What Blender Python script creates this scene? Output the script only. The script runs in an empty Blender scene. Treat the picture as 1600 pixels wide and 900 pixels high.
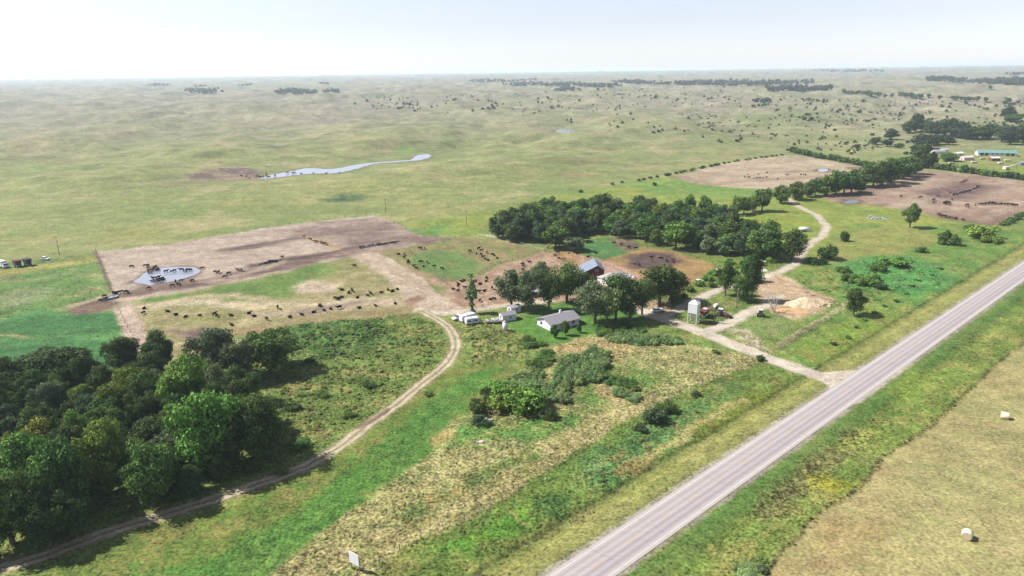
import bpy, bmesh, math, random
import numpy as np
from mathutils import Vector, Matrix, Euler

sc = bpy.context.scene
COL = sc.collection
# ------------------------------------------------------------------ camera, sky, sun, exposure
CAM_H = 85.0
FPX = 1067.0
ROLL = math.atan(-22 / 1600)
PITCH = math.atan(336 / FPX)
cam = bpy.data.cameras.new("camera"); camo = bpy.data.objects.new("camera", cam); COL.objects.link(camo)
cam.sensor_width = 36.0; cam.lens = 36.0 * FPX / 1600; cam.clip_end = 60000; cam.clip_start = 0.5
cp, sp = math.cos(PITCH), math.sin(PITCH)
_r0 = Vector((1, 0, 0)); _u0 = Vector((0, sp, cp)); _f = Vector((0, cp, -sp))
_c, _s = math.cos(ROLL), math.sin(ROLL)
CR = _r0 * _c + _u0 * _s          # camera right
CU = -_r0 * _s + _u0 * _c         # camera up
camo.matrix_world = Matrix(((CR.x, CU.x, -_f.x, 0), (CR.y, CU.y, -_f.y, 0), (CR.z, CU.z, -_f.z, CAM_H), (0, 0, 0, 1)))
sc.camera = camo

SUN_AZ = math.radians(172)        # direction TOWARDS the sun, counter-clockwise from +X
SUN_EL = math.radians(47)
w = bpy.data.worlds.new("World"); sc.world = w; w.use_nodes = True
nt = w.node_tree; nt.nodes.clear()
sky = nt.nodes.new("ShaderNodeTexSky"); sky.sky_type = 'NISHITA'; sky.sun_disc = False
sky.sun_elevation = SUN_EL; sky.sun_rotation = math.pi / 2 - SUN_AZ
sky.altitude = 400; sky.air_density = 1.0; sky.dust_density = 0.35; sky.ozone_density = 1.5
hsv = nt.nodes.new('ShaderNodeHueSaturation'); hsv.inputs['Saturation'].default_value = 0.44; hsv.inputs['Value'].default_value = 0.9
bg = nt.nodes.new("ShaderNodeBackground"); bg.inputs[1].default_value = 0.078
wo = nt.nodes.new("ShaderNodeOutputWorld")
nt.links.new(sky.outputs[0], hsv.inputs['Color']); tint = nt.nodes.new('ShaderNodeVectorMath'); tint.operation = 'MULTIPLY'; tint.inputs[1].default_value = (0.97, 0.965, 1.06)
nt.links.new(hsv.outputs[0], tint.inputs[0]); nt.links.new(tint.outputs[0], bg.inputs[0]); nt.links.new(bg.outputs[0], wo.inputs[0])
sun = bpy.data.lights.new("sun", 'SUN'); sun.energy = 4.8; sun.angle = math.radians(0.5); sun.color = (1.0, 0.955, 0.90)
suno = bpy.data.objects.new("sun", sun); COL.objects.link(suno)
sv = Vector((math.cos(SUN_AZ) * math.cos(SUN_EL), math.sin(SUN_AZ) * math.cos(SUN_EL), math.sin(SUN_EL)))
suno.rotation_euler = sv.to_track_quat('Z', 'Y').to_euler()
sc.view_settings.view_transform = 'Standard'; sc.view_settings.look = 'None'
sc.view_settings.gamma = 1.0; sc.view_settings.use_curve_mapping = False
sc.view_settings.exposure = 1.12
GAIN = 2.45          # photo brightness of a sunlit flat surface / its albedo, used to turn colours seen into base colours
sc.render.engine = 'CYCLES'
sc.cycles.volume_bounces = 1; sc.cycles.max_bounces = 5; sc.cycles.diffuse_bounces = 1; sc.cycles.transparent_max_bounces = 8

rnd = random.Random(7); R = np.random.RandomState(11)

# ------------------------------------------------------------------ helpers
def lin(c):
    c = np.asarray(c, float) / 255.0
    return np.where(c <= 0.04045, c / 12.92, ((c + 0.055) / 1.055) ** 2.4)
def alb(c): return np.clip(lin(c) / GAIN, 0.0, 0.85)

def ray(px, py):
    px = np.asarray(px, float); py = np.asarray(py, float)
    x = (px - 800) / FPX; y = -(py - 450) / FPX
    d = np.stack([CR.x * x + CU.x * y + _f.x, CR.y * x + CU.y * y + _f.y, CR.z * x + CU.z * y + _f.z], -1)
    return d
def G(px, py):                                   # where the sight line meets level ground
    d = ray(px, py); z = np.minimum(d[..., 2], -0.004)
    t = -CAM_H / z
    return d[..., :2] * t[..., None]
def GP(pts):
    a = np.array(pts, float); return G(a[:, 0], a[:, 1])

_perm = np.random.RandomState(5).permutation(4096).astype(np.int64)
_grad = np.stack([np.cos(np.linspace(0, 2 * np.pi, 256, endpoint=False)), np.sin(np.linspace(0, 2 * np.pi, 256, endpoint=False))], 1)
def perlin(x, y):
    xi = np.floor(x).astype(np.int64); yi = np.floor(y).astype(np.int64)
    xf = x - xi; yf = y - yi
    u = xf * xf * xf * (xf * (xf * 6 - 15) + 10); v = yf * yf * yf * (yf * (yf * 6 - 15) + 10)
    def g(ix, iy, dx, dy):
        h = _perm[(_perm[ix & 4095] + iy) & 4095] & 255
        gg = _grad[h]; return gg[..., 0] * dx + gg[..., 1] * dy
    a = g(xi, yi, xf, yf); b = g(xi + 1, yi, xf - 1, yf)
    c = g(xi, yi + 1, xf, yf - 1); d = g(xi + 1, yi + 1, xf - 1, yf - 1)
    return (a * (1 - u) + b * u) * (1 - v) + (c * (1 - u) + d * u) * v * 1.0
def fbm(x, y, scale, octv=4, ox=0.0, gain=0.5):
    r = np.zeros_like(x, dtype=float); a = 1.0; f = 1.0 / scale; tot = 0
    for k in range(octv):
        r += a * perlin(x * f + ox + 17.3 * k, y * f - ox + 9.1 * k); tot += a * 0.6; a *= gain; f *= 2.03
    return r / tot
def ss(e0, e1, x):
    t = np.clip((x - e0) / (e1 - e0), 0, 1); return t * t * (3 - 2 * t)

def dist_line(X, Y, P, closed=False):
    n = len(P); best = np.full(X.shape, 1e18)
    for i in range(n if closed else n - 1):
        ax, ay = P[i]; bx, by = P[(i + 1) % n]
        dx, dy = bx - ax, by - ay; L = dx * dx + dy * dy + 1e-9
        t = np.clip(((X - ax) * dx + (Y - ay) * dy) / L, 0, 1)
        q = (X - ax - t * dx) ** 2 + (Y - ay - t * dy) ** 2
        np.minimum(best, q, out=best)
    return np.sqrt(best)
def inside(X, Y, P):
    c = np.zeros(X.shape, bool); n = len(P); j = n - 1
    for i in range(n):
        xi, yi = P[i]; xj, yj = P[j]
        m = ((yi > Y) != (yj > Y))
        with np.errstate(divide='ignore', invalid='ignore'):
            c ^= m & (X < (xj - xi) * (Y - yi) / (yj - yi + 1e-12) + xi)
        j = i
    return c
def sdf(X, Y, P):                               # >0 inside
    d = dist_line(X, Y, P, True); return np.where(inside(X, Y, P), d, -d)

# road frame: unit direction, left normal, centre offset
RD = np.array([0.7525, 0.6586]); RN = np.array([-0.6586, 0.7525]); RC = 67.6
def road_d(X, Y): return X * RN[0] + Y * RN[1] - RC        # + = left side of the road

# ------------------------------------------------------------------ terrain height
FLAT = GP([(-500, 1300), (-400, 400), (0, 400), (150, 385), (400, 345), (600, 332), (700, 345), (760, 335), (900, 300), (1050, 268),
           (1240, 232), (1400, 228), (1450, 218), (1600, 224), (1900, 235), (2300, 1300)])
CREEK = GP([(400, 281), (425, 273), (455, 268), (480, 263), (520, 264), (560, 257), (600, 253), (640, 250), (650, 244), (666, 241), (674, 244),
            (658, 250), (620, 253.5), (585, 256.5), (550, 266), (520, 271), (480, 272), (430, 278)])
PONDFAR = GP([(868, 206), (872, 202), (886, 201), (897, 203), (893, 207), (878, 208)])
def base_h(x, y):
    x = np.asarray(x, float); y = np.asarray(y, float)
    r = np.hypot(x, y)
    d = -sdf(x, y, FLAT)
    wgt = ss(5, 260, d)
    for C, a, b in ((CREEK, 8, 90), (PONDFAR, 10, 70)):
        wgt = wgt * ss(a, b, -sdf(x, y, C))
    wx = x + 60 * fbm(x, y, 400, 2, 3.1); wy = y + 60 * fbm(x, y, 400, 2, 8.8)
    n1 = fbm(wx, wy, 190, 4, 1.7, 0.5); n2 = 1 - np.abs(fbm(wx, wy, 520, 3, 5.2, 0.45)) * 1.6
    A = np.interp(r, [0, 500, 900, 1500, 3000, 8000, 14000], [5, 10, 15, 22, 30, 35, 39])
    n3 = fbm(wx, wy, 75, 3, 6.6, 0.5)
    B = np.interp(r, [0, 1500, 3000, 7000, 14000, 30000], [0, 0, 5, 26, 52, 60])
    h = wgt * (A * (n1 * 0.9 + 0.35) + np.interp(r, [0, 700, 2500, 6000], [1.5, 4.2, 6.0, 3.0]) * n3 + np.interp(r, [0, 1200, 3000, 9000], [0, 3, 12, 26]) * n2 * 0.7) + B * ss(0, 1, wgt)
    # roadside ditches
    rd = road_d(x, y)
    h = h - np.where(r < 900, 0.7 * np.exp(-((np.abs(rd) - 11.5) / 2.6) ** 2) * ss(700, 400, r), 0)
    return h
def P3(px, py):                                 # point of the terrain seen at a photograph position
    px = np.atleast_1d(np.asarray(px, float)); py = np.atleast_1d(np.asarray(py, float))
    d = ray(px, py); d = d / np.hypot(d[:, 0], d[:, 1])[:, None]
    rs = np.geomspace(90, 14000, 420)
    X = d[:, 0:1] * rs; Y = d[:, 1:2] * rs; Z = CAM_H + d[:, 2:3] * rs
    Hh = base_h(X, Y); below = Z < Hh
    k = np.argmax(below, 1); k = np.where(below.any(1), np.maximum(k, 1), len(rs) - 1)
    i = np.arange(len(px)); a = (Z - Hh)[i, k - 1]; b = (Z - Hh)[i, k]
    t = np.clip(a / (a - b + 1e-9), 0, 1); r = rs[k - 1] + (rs[k] - rs[k - 1]) * t
    x = d[:, 0] * r; y = d[:, 1] * r
    return np.stack([x, y, base_h(x, y)], 1)
def at(px, py): return Vector(P3(px, py)[0])
def hgt(x, y): return float(base_h(np.array([x]), np.array([y]))[0])
def m_per_px(p): return math.sqrt(p[0] ** 2 + p[1] ** 2 + CAM_H ** 2) / FPX

# ------------------------------------------------------------------ land cover: which vegetation or soil grows / lies where
LAYERS = []
def region(pts, cols, f=1.5, jit=(14, 3), ns=9, rough=None, a=1.0, st=None, world=False):
    LAYERS.append(('p', np.array(pts, float) if world else GP(pts), cols, f, jit, ns, rough, a, st, 0))
def stroke(pts, width, cols, f=1.0, jit=(8, 1), ns=6, rough=None, a=1.0, st=None, world=False):
    LAYERS.append(('s', np.array(pts, float) if world else GP(pts), cols, f, jit, ns, rough, a, st, width / 2))
RA = math.atan2(RD[1], RD[0])
def evaluate(X, Y):
    X = np.asarray(X, float); Y = np.asarray(Y, float)
    r = np.hypot(X, Y)
    n1 = fbm(X, Y, 160, 5, 2.0); n2 = fbm(X, Y, 45, 4, 7.7); n3 = fbm(X, Y, 600, 3, 4.1)
    az = np.arctan2(X, Y)
    green = alb((140, 156, 90)); olive = alb((162, 165, 104)); tan = alb((180, 170, 122)); dark = alb((114, 132, 80)); yel = alb((168, 164, 92))
    t = ss(-0.45, 0.5, n1)[:, None]
    c = green * (1 - t) + olive * t
    t = (ss(-0.05, 0.55, n2 + 0.4 * n3) * 0.8)[:, None]; c = c * (1 - t) + tan * t
    t = (ss(0.15, 0.6, -n2 + 0.35 * n1) * 0.45)[:, None]; c = c * (1 - t) + dark * t
    t = (ss(0.1, 0.6, fbm(X, Y, 90, 3, 31.)) * ss(1100, 500, r) * 0.6)[:, None]; c = c * (1 - t) + yel * t
    far = (ss(380, 1700, r) * (0.68 + 0.35 * n3 + 0.25 * n2))[:, None]; far = np.clip(far, 0, 0.92)  # grey-tan far grass, greyed more with distance to paint in some haze
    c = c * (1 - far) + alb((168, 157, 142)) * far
    # swales between the dunes stay darker and greener
    t = (ss(0.12, 0.5, fbm(X * 1.0, Y * 1.0, 260, 4, 50.)) * ss(500, 1500, r) * 0.25)[:, None]; c = c * (1 - t) + alb((118, 132, 98)) * t
    rough = 0.12 + 0.1 * n2
    for kind, P, cols, f, jit, ns, rg, a, st, hw in LAYERS:
        m = hw + f * 2 + jit[1] * 2 + 2
        idx = np.nonzero((X > P[:, 0].min() - m) & (X < P[:, 0].max() + m) & (Y > P[:, 1].min() - m) & (Y < P[:, 1].max() + m))[0]
        if len(idx) == 0: continue
        x = X[idx]; y = Y[idx]
        jx = x + jit[1] * fbm(x, y, jit[0], 3, 11.1); jy = y + jit[1] * fbm(x, y, jit[0], 3, 23.7)
        d = sdf(jx, jy, P) if kind == 'p' else hw - dist_line(jx, jy, P)
        al = ss(-f, f, d) * a
        k = al > 0.002; idx = idx[k]; x = x[k]; y = y[k]; al = al[k]
        if len(idx) == 0: continue
        if st:
            ca, sa = math.cos(st[0]), math.sin(st[0]); xx = (x * ca + y * sa) / st[1]; yy = (-x * sa + y * ca); nx, ny = xx, yy
        else: nx, ny = x, y
        cc = np.repeat(alb(cols[0])[None], len(idx), 0)
        for q, c2 in enumerate(cols[1:]):
            tt = ss(-0.10, 0.34, fbm(nx, ny, ns / (1 + 0.8 * q), 5, 3.3 + 13 * q, 0.74) - 0.08 * q)[:, None]
            cc = cc * (1 - tt) + alb(c2) * tt
        c[idx] = c[idx] * (1 - al[:, None]) + cc * al[:, None]
        if rg is not None: rough[idx] = rough[idx] * (1 - al) + rg * al
    # general unevenness of plant cover; far light and dark streaks painted as dune shading
    v = 1 + 0.26 * fbm(X, Y, 4.0, 3, 77.) + 0.12 * n2 + ss(350, 800, r) * (0.34 * fbm(X, Y, 34.0, 4, 91., .7) + .22 * fbm(X * .6, Y, 110.0, 3, 95.))
    c = np.clip(c * v[:, None], 0.004, 0.85)
    return c, np.clip(rough, 0, 1)

STRAW = (188, 172, 118); STRAW2 = (170, 152, 98); GRN = (98, 132, 66); GRN2 = (118, 146, 76); EMER = (66, 122, 58); OLV = (146, 146, 82); LUSH = (80, 138, 58)
# the whole near valley
region([(-300, 1100), (-300, 560), (0, 540), (200, 520), (470, 520), (700, 480), (820, 400), (1000, 290), (1280, 250), (1600, 290), (1900, 330), (2000, 1100)],
       [(128, 148, 76), (152, 156, 88), (104, 134, 66)], f=20, jit=(30, 10), ns=14, rough=.35)
region([(620, 345), (760, 330), (900, 300), (1040, 280), (1280, 260), (1500, 330), (1400, 420), (1180, 400), (1100, 350), (960, 310), (780, 350), (760, 375), (700, 375)],
       [(148, 164, 82), (168, 170, 84), (132, 158, 72)], f=14, jit=(40, 14), ns=26, rough=.2)
region([(960, 285), (1040, 278), (1140, 292), (1240, 300), (1200, 310), (1040, 305)], [(122, 158, 80), (146, 164, 84)], f=10, ns=20)
region([(1080, 345), (1180, 335), (1270, 345), (1240, 380), (1215, 395), (1150, 350)], [(160, 170, 70), (140, 162, 76)], f=5, ns=14)
region([(560, 352), (640, 360), (700, 350), (700, 374), (650, 372)], [(110, 152, 74), (130, 158, 80)], f=8, ns=14)
# left strip above the emerald field
region([(-200, 430), (0, 412), (150, 396), (168, 420), (176, 455), (168, 465), (120, 478), (0, 500), (-200, 520)],
       [(112, 144, 76), (150, 156, 100), (96, 134, 66)], f=2, ns=16, rough=.5, st=(0.2, 2.5))
stroke([(-100, 438), (0, 428), (80, 416), (150, 402)], 12, [(178, 166, 96), (150, 158, 84)], f=5, jit=(20, 4), ns=10, st=(0.2, 3))
region([(0, 462), (30, 452), (100, 452), (60, 470), (0, 482)], [(150, 158, 112), (126, 148, 92)], f=4)
region([(-300, 520), (0, 500), (60, 480), (115, 488), (165, 488), (182, 482), (190, 505), (204, 530), (230, 570), (240, 640), (-100, 700), (-400, 700)],
       [(78, 130, 72), (98, 146, 80), (66, 114, 62)], f=1.2, jit=(10, 1.5), ns=14, rough=.35, st=(0.1, 3))
stroke([(-20, 524), (24, 524), (42, 528)], 2.4, [(168, 162, 110)], f=1.4, jit=(5, 2), a=.8)
# big bare lot
region([(148, 392), (200, 389), (300, 376), (420, 355), (520, 343), (585, 337), (622, 352), (650, 368), (690, 377), (650, 384), (590, 396), (540, 402), (450, 424), (340, 446), (240, 466), (186, 474), (170, 440)],
       [(198, 180, 160), (176, 154, 138), (212, 196, 176)], f=1.0, jit=(14, 2.0), ns=22, rough=.06, st=(0.25, 4))
stroke([(205, 460), (260, 450), (340, 438), (440, 416), (545, 394)], 13, [(130, 108, 98), (164, 140, 124), (104, 84, 78)], f=4, jit=(16, 5), ns=12, a=1, st=(0.3, 4))
stroke([(400, 414), (450, 406), (510, 396), (550, 388), (630, 376), (700, 382)], 7, [(98, 80, 76), (128, 106, 96)], f=3, jit=(16, 4), ns=12, a=1, st=(0.3, 4))
stroke([(350, 392), (400, 385), (470, 372), (530, 360)], 9, [(116, 96, 92), (160, 138, 124)], f=5, jit=(16, 5), ns=12, a=.95, st=(0.2, 5))
stroke([(520, 372), (570, 364), (600, 358)], 12, [(150, 150, 100), (170, 158, 120)], f=6, jit=(14, 4), a=.75)
region([(215, 450), (240, 420), (300, 414), (318, 424), (300, 440), (250, 452), (200, 468)], [(146, 124, 110), (124, 104, 94)], f=3, jit=(8, 2), a=.8)
stroke([(200, 442), (225, 436), (250, 422)], 5, [(128, 108, 96)], f=3, a=.7)
stroke([(462, 364), (495, 376), (530, 389)], 3.4, [(206, 176, 122), (170, 140, 100)], f=1.5, jit=(6, 1))
stroke([(366, 388), (392, 383), (412, 380)], 4.5, [(84, 72, 72)], f=3, jit=(10, 2), a=.9)
stroke([(508, 366), (528, 359), (536, 355)], 6, [(104, 88, 86)], f=4, jit=(12, 3), a=.8)
stroke([(330, 440), (400, 424), (440, 408)], 5, [(206, 190, 166)], f=3, jit=(12, 3), a=.6)
stroke([(148, 392), (163, 425), (176, 462), (188, 490), (205, 528)], 1.6, [(112, 96, 78)], f=.8, jit=(5, .6), a=.8)
region([(440, 362), (520, 346), (590, 339), (640, 366), (690, 377), (640, 384), (560, 392), (500, 372)], [(150, 130, 118), (178, 158, 142), (124, 104, 98)], f=7, jit=(16, 6), ns=16, a=.95, st=(.25, 3))
region([(160, 396), (260, 388), (330, 384), (300, 400), (200, 420)], [(206, 190, 168), (192, 174, 154)], f=6, jit=(16, 6), a=.6)
region([(640, 366), (720, 372), (700, 384), (660, 384)], [(140, 112, 104)], f=3, jit=(10, 3), a=.7)
# muddy corner by the stock tank
region([(105, 484), (150, 468), (176, 460), (190, 470), (180, 480), (150, 490), (112, 492)], [(140, 116, 100), (110, 92, 78)], f=2, jit=(8, 2))
stroke([(110, 478), (150, 468), (178, 458)], 3, [(196, 172, 148)], f=1.5)
# paddock below the bare lot
region([(184, 474), (240, 466), (340, 446), (450, 424), (545, 402), (600, 396), (640, 425), (690, 470), (662, 486), (600, 498), (520, 510), (440, 522), (380, 540), (330, 580), (230, 600), (205, 530)],
       [(166, 158, 110), (150, 150, 92), (190, 174, 136)], f=1.2, jit=(14, 2), ns=12, rough=.15, st=(0.15, 3))
region([(200, 472), (300, 456), (400, 436), (500, 412), (540, 420), (480, 440), (460, 462), (400, 474), (280, 478)], [(112, 142, 72), (138, 150, 84)], f=4, jit=(14, 4), ns=12, rough=.2)
stroke([(225, 478), (320, 472), (400, 480), (500, 474), (600, 468), (660, 470)], 8, [(212, 196, 162), (186, 172, 128)], f=3, jit=(12, 4), ns=8, a=1, st=(0.1, 4))
region([(455, 447), (490, 438), (530, 446), (520, 456), (470, 458)], [(214, 196, 170), (196, 176, 148)], f=3, jit=(10, 3))
stroke([(395, 495), (470, 488), (560, 476), (650, 470)], 7, [(198, 180, 150), (180, 162, 130)], f=3, jit=(10, 3), st=(0.1, 4))
stroke([(240, 480), (300, 464), (370, 462), (420, 470)], 5, [(208, 192, 156), (176, 164, 116)], f=3, jit=(10, 3), st=(0.1, 4))
stroke([(465, 490), (530, 478), (560, 472)], 4, [(132, 110, 100)], f=3, jit=(10, 3), a=.7)
region([(268, 516), (330, 512), (345, 522), (330, 532), (285, 532)], [(128, 106, 100), (150, 126, 112)], f=3, jit=(10, 3))
stroke([(360, 520), (460, 505), (560, 492), (640, 482)], 8, [(172, 152, 112), (160, 138, 100)], f=4, jit=(10, 3), a=.8, st=(0.1, 4))
region([(365, 528), (400, 522), (440, 518), (430, 526), (380, 540)], [(120, 146, 72)], f=3, a=.8)
stroke([(192, 478), (204, 505), (212, 525), (235, 548)], 6.5, [(208, 186, 166), (190, 168, 146)], f=1.5, jit=(6, 1))
stroke([(188, 468), (215, 465)], 5, [(206, 184, 160)], f=1.5, jit=(6, 1))
# central lane between the paddocks
region([(545, 400), (590, 394), (630, 405), (660, 432), (700, 458), (730, 478), (760, 484), (720, 492), (660, 486), (640, 470), (615, 445), (590, 425)],
       [(206, 186, 162), (190, 166, 142), (214, 198, 172)], f=2.2, jit=(10, 3), ns=9, rough=.06, st=(-0.9, 3))
region([(628, 470), (650, 462), (660, 468), (640, 478)], [(160, 126, 108)], f=2)
# paddock right of the lane
region([(590, 394), (690, 376), (735, 370), (790, 378), (852, 393), (810, 404), (772, 416), (745, 430), (740, 452), (690, 462), (650, 426)],
       [(152, 142, 98), (130, 144, 84), (168, 148, 108)], f=1.0, jit=(12, 2), ns=14, rough=.15)
region([(640, 400), (690, 388), (730, 402), (760, 418), (720, 436), (670, 430), (640, 415)], [(112, 144, 78), (136, 146, 90)], f=4, jit=(10, 4), ns=10)
region([(636, 412), (690, 440), (740, 436), (775, 417), (815, 405), (852, 393), (884, 402), (890, 420), (960, 448), (900, 470), (800, 476), (750, 488), (716, 478)],
       [(182, 152, 126), (198, 172, 146), (164, 136, 108)], f=1.5, jit=(12, 2.5), ns=10, rough=.08)
region([(672, 448), (690, 446), (696, 456), (680, 458)], [(130, 146, 84)], f=2)
region([(852, 393), (885, 388), (905, 393), (918, 404), (960, 428), (930, 432), (890, 415)], [(178, 146, 98), (190, 156, 116)], f=1.2, jit=(8, 2), ns=8)
region([(896, 378), (948, 371), (972, 380), (978, 395), (940, 405), (920, 400)], [(88, 134, 76), (112, 146, 82)], f=1.2, jit=(8, 1.5), ns=8, rough=.2)
region([(948, 372), (985, 374), (1000, 386), (975, 394), (965, 384)], [(120, 102, 92), (144, 130, 96)], f=2, jit=(8, 2))
region([(932, 408), (975, 398), (1005, 386), (1040, 391), (1072, 398), (1118, 414), (1095, 436), (1070, 452), (1050, 468), (1000, 450), (960, 430)],
       [(174, 144, 96), (186, 156, 104), (160, 134, 92)], f=1.0, jit=(8, 1.2), ns=8, rough=.1, st=(-.5, 3))
region([(975, 402), (1010, 394), (1050, 396), (1068, 410), (1030, 420), (985, 420)], [(104, 86, 84), (130, 108, 96)], f=4, jit=(8, 3))
region([(905, 400), (935, 404), (975, 418), (1000, 432), (985, 446), (950, 440), (915, 425)], [(198, 164, 146), (184, 150, 126)], f=2, jit=(8, 2), ns=6)
region([(1060, 395), (1130, 405), (1200, 412), (1130, 425), (1118, 414)], [(128, 152, 66), (146, 160, 74)], f=2, rough=.5)
# lawn and farmyard
region([(790, 505), (830, 488), (890, 470), (960, 474), (1000, 490), (1010, 512), (950, 528), (890, 545), (840, 535), (805, 520)],
       [(98, 144, 62), (118, 152, 74), (84, 128, 56)], f=2, jit=(8, 2), ns=8, rough=.12)
region([(960, 470), (1040, 470), (1060, 492), (1010, 492)], [(196, 172, 140), (180, 156, 120)], f=2)
region([(1075, 500), (1110, 478), (1160, 455), (1190, 462), (1185, 478), (1150, 495), (1120, 510), (1090, 510)], [(108, 136, 66), (150, 142, 90)], f=1.5, jit=(8, 2), rough=.4)
# sandy turning place
region([(1172, 440), (1215, 426), (1240, 438), (1262, 452), (1300, 466), (1305, 480), (1270, 494), (1235, 498), (1205, 488), (1190, 470)],
       [(204, 178, 146), (212, 190, 156), (190, 160, 122)], f=1.5, jit=(8, 2), ns=7, rough=.08)
region([(1150, 508), (1180, 494), (1215, 492), (1250, 512), (1210, 535), (1175, 525)], [(128, 150, 84), (150, 152, 100)], f=2, rough=.3)
region([(1135, 512), (1165, 515), (1185, 530), (1200, 548), (1170, 540)], [(206, 192, 164), (160, 160, 110)], f=2, jit=(6, 2))
# right-hand meadow between drive and highway
region([(1210, 548), (1260, 500), (1310, 470), (1300, 440), (1240, 430), (1270, 395), (1340, 350), (1430, 352), (1540, 358), (1640, 350), (1640, 400), (1500, 495), (1345, 590), (1290, 585)],
       [(120, 152, 74), (152, 158, 86), (98, 142, 70)], f=4, jit=(14, 5), ns=13, rough=.4, st=(RA, 1.8))
region([(1270, 400), (1330, 360), (1420, 352), (1480, 372), (1400, 400), (1320, 420)], [(158, 160, 90), (146, 158, 82)], f=4, jit=(14, 5), ns=13, rough=.2)
region([(1310, 410), (1370, 400), (1420, 400), (1480, 420), (1500, 440), (1440, 470), (1380, 450), (1320, 450)], [(92, 152, 78), (112, 160, 88)], f=5, jit=(12, 5), rough=.5)
region([(1240, 545), (1300, 510), (1370, 480), (1420, 500), (1360, 560), (1300, 578)], [(134, 158, 70), (160, 160, 86), (116, 150, 62)], f=4, jit=(14, 5), ns=10, rough=.2)
stroke([(1205, 548), (1245, 522), (1280, 502), (1325, 474)], 2.6, [(196, 180, 140), (150, 150, 96)], f=1, jit=(5, 1.5), a=.8)
stroke([(1215, 545), (1250, 524), (1290, 500)], 3.0, [(92, 100, 60)], f=1, jit=(5, 1.5), a=.6)
# weeds between track and farm
region([(400, 600), (440, 560), (480, 530), (560, 500), (640, 490), (690, 510), (700, 540), (680, 575), (600, 635), (520, 690), (440, 730), (400, 690)],
       [(112, 134, 66), (156, 154, 90), (118, 140, 72)], f=3, jit=(10, 3), ns=9, rough=.5)
region([(720, 500), (760, 495), (800, 520), (830, 550), (800, 570), (740, 570), (715, 530)], [(122, 138, 72), (166, 156, 98), (110, 132, 64)], f=3, ns=6, rough=.8)
region([(440, 510), (520, 500), (600, 500), (610, 530), (540, 560), (490, 560), (450, 540)], [(88, 122, 60), (112, 136, 70)], f=3, jit=(8, 3), rough=.8)
# lush strip along the straw
region([(40, 905), (200, 838), (400, 775), (520, 716), (620, 645), (700, 580), (760, 560), (840, 560), (800, 590), (745, 625), (705, 662), (690, 692), (620, 745), (555, 795), (480, 850), (420, 903)],
       [(120, 138, 66), (146, 140, 80), (98, 134, 58)], f=1.5, jit=(8, 1.5), ns=9, rough=.2)
region([(230, 905), (330, 868), (430, 820), (500, 770), (580, 700), (660, 630), (720, 590), (790, 570), (760, 600), (710, 655), (690, 692), (620, 745), (555, 795), (480, 850), (420, 903)],
       [(92, 138, 60), (112, 148, 70), (88, 128, 58)], f=2.2, jit=(9, 3), ns=10, rough=.3)
# the rank meadow with straw
region([(420, 903), (480, 850), (555, 795), (690, 692), (700, 662), (745, 640), (840, 600), (860, 560), (880, 535), (930, 520), (1020, 528), (1120, 545), (1200, 562), (1130, 590), (1060, 618), (960, 668), (860, 735), (760, 795), (640, 850), (570, 905)],
       [(168, 162, 106), (132, 146, 84), (186, 177, 124)], f=1.2, jit=(8, 2), ns=7, rough=.65)
region([(715, 670), (760, 655), (860, 650), (930, 640), (900, 668), (840, 690), (760, 690), (700, 700)], [(104, 146, 70), (150, 152, 88)], f=3, jit=(8, 3), ns=6, rough=.5)
region([(900, 580), (960, 570), (1050, 585), (1010, 610), (930, 640), (880, 625)], [(108, 142, 70), (150, 152, 90)], f=4, jit=(8, 4), ns=6, rough=.5)
region([(860, 545), (900, 530), (1000, 535), (990, 555), (900, 560)], [(184, 166, 116), (164, 154, 96)], f=3, jit=(8, 3), ns=6)
region([(920, 600), (950, 600), (985, 625), (960, 632)], [(180, 164, 114)], f=2, jit=(6, 3))
stroke([(500, 880), (640, 830), (760, 770), (860, 715), (940, 665), (1010, 625)], 9, [(186, 174, 122), (164, 156, 98), (140, 146, 86)], f=3, jit=(7, 2.5), ns=4, rough=.5, st=(RA, 2))
stroke([(640, 805), (760, 740), (830, 712)], 5, [(120, 138, 76), (170, 158, 98)], f=2, jit=(6, 2))
region([(660, 690), (705, 665), (700, 682), (670, 702)], [(178, 162, 104)], f=1.5)
# right-of-way between old fence and highway
region([(570, 905), (640, 850), (760, 795), (860, 735), (960, 668), (1060, 618), (1130, 588), (1200, 563), (1240, 570), (1290, 598), (1288, 612), (1200, 668), (1000, 800), (850, 905)],
       [(116, 140, 66), (142, 142, 80), (100, 130, 60)], f=1.2, jit=(8, 2), ns=10, rough=.45, st=(RA, 2.2))
region([(900, 720), (960, 690), (1060, 640), (1150, 600), (1100, 660), (1000, 730), (960, 770), (900, 760)], [(88, 134, 72), (116, 146, 84), (150, 146, 90)], f=4, jit=(10, 4), ns=8, rough=.6, st=(RA, 2))
region([(680, 862), (740, 830), (830, 790), (840, 810), (740, 870)], [(98, 148, 56), (120, 160, 62)], f=2, jit=(8, 3), rough=.4)
region([(960, 735), (1010, 705), (1030, 715), (980, 745)], [(146, 134, 82)], f=2, jit=(6, 3))
region([(1080, 670), (1180, 610), (1260, 600), (1220, 640), (1110, 700)], [(124, 142, 56), (150, 142, 70)], f=4, jit=(8, 4), rough=.2)
stroke([(1010, 715), (1080, 670), (1160, 625)], 2.2, [(196, 180, 120)], f=1.5, jit=(8, 3), a=.7)
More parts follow.
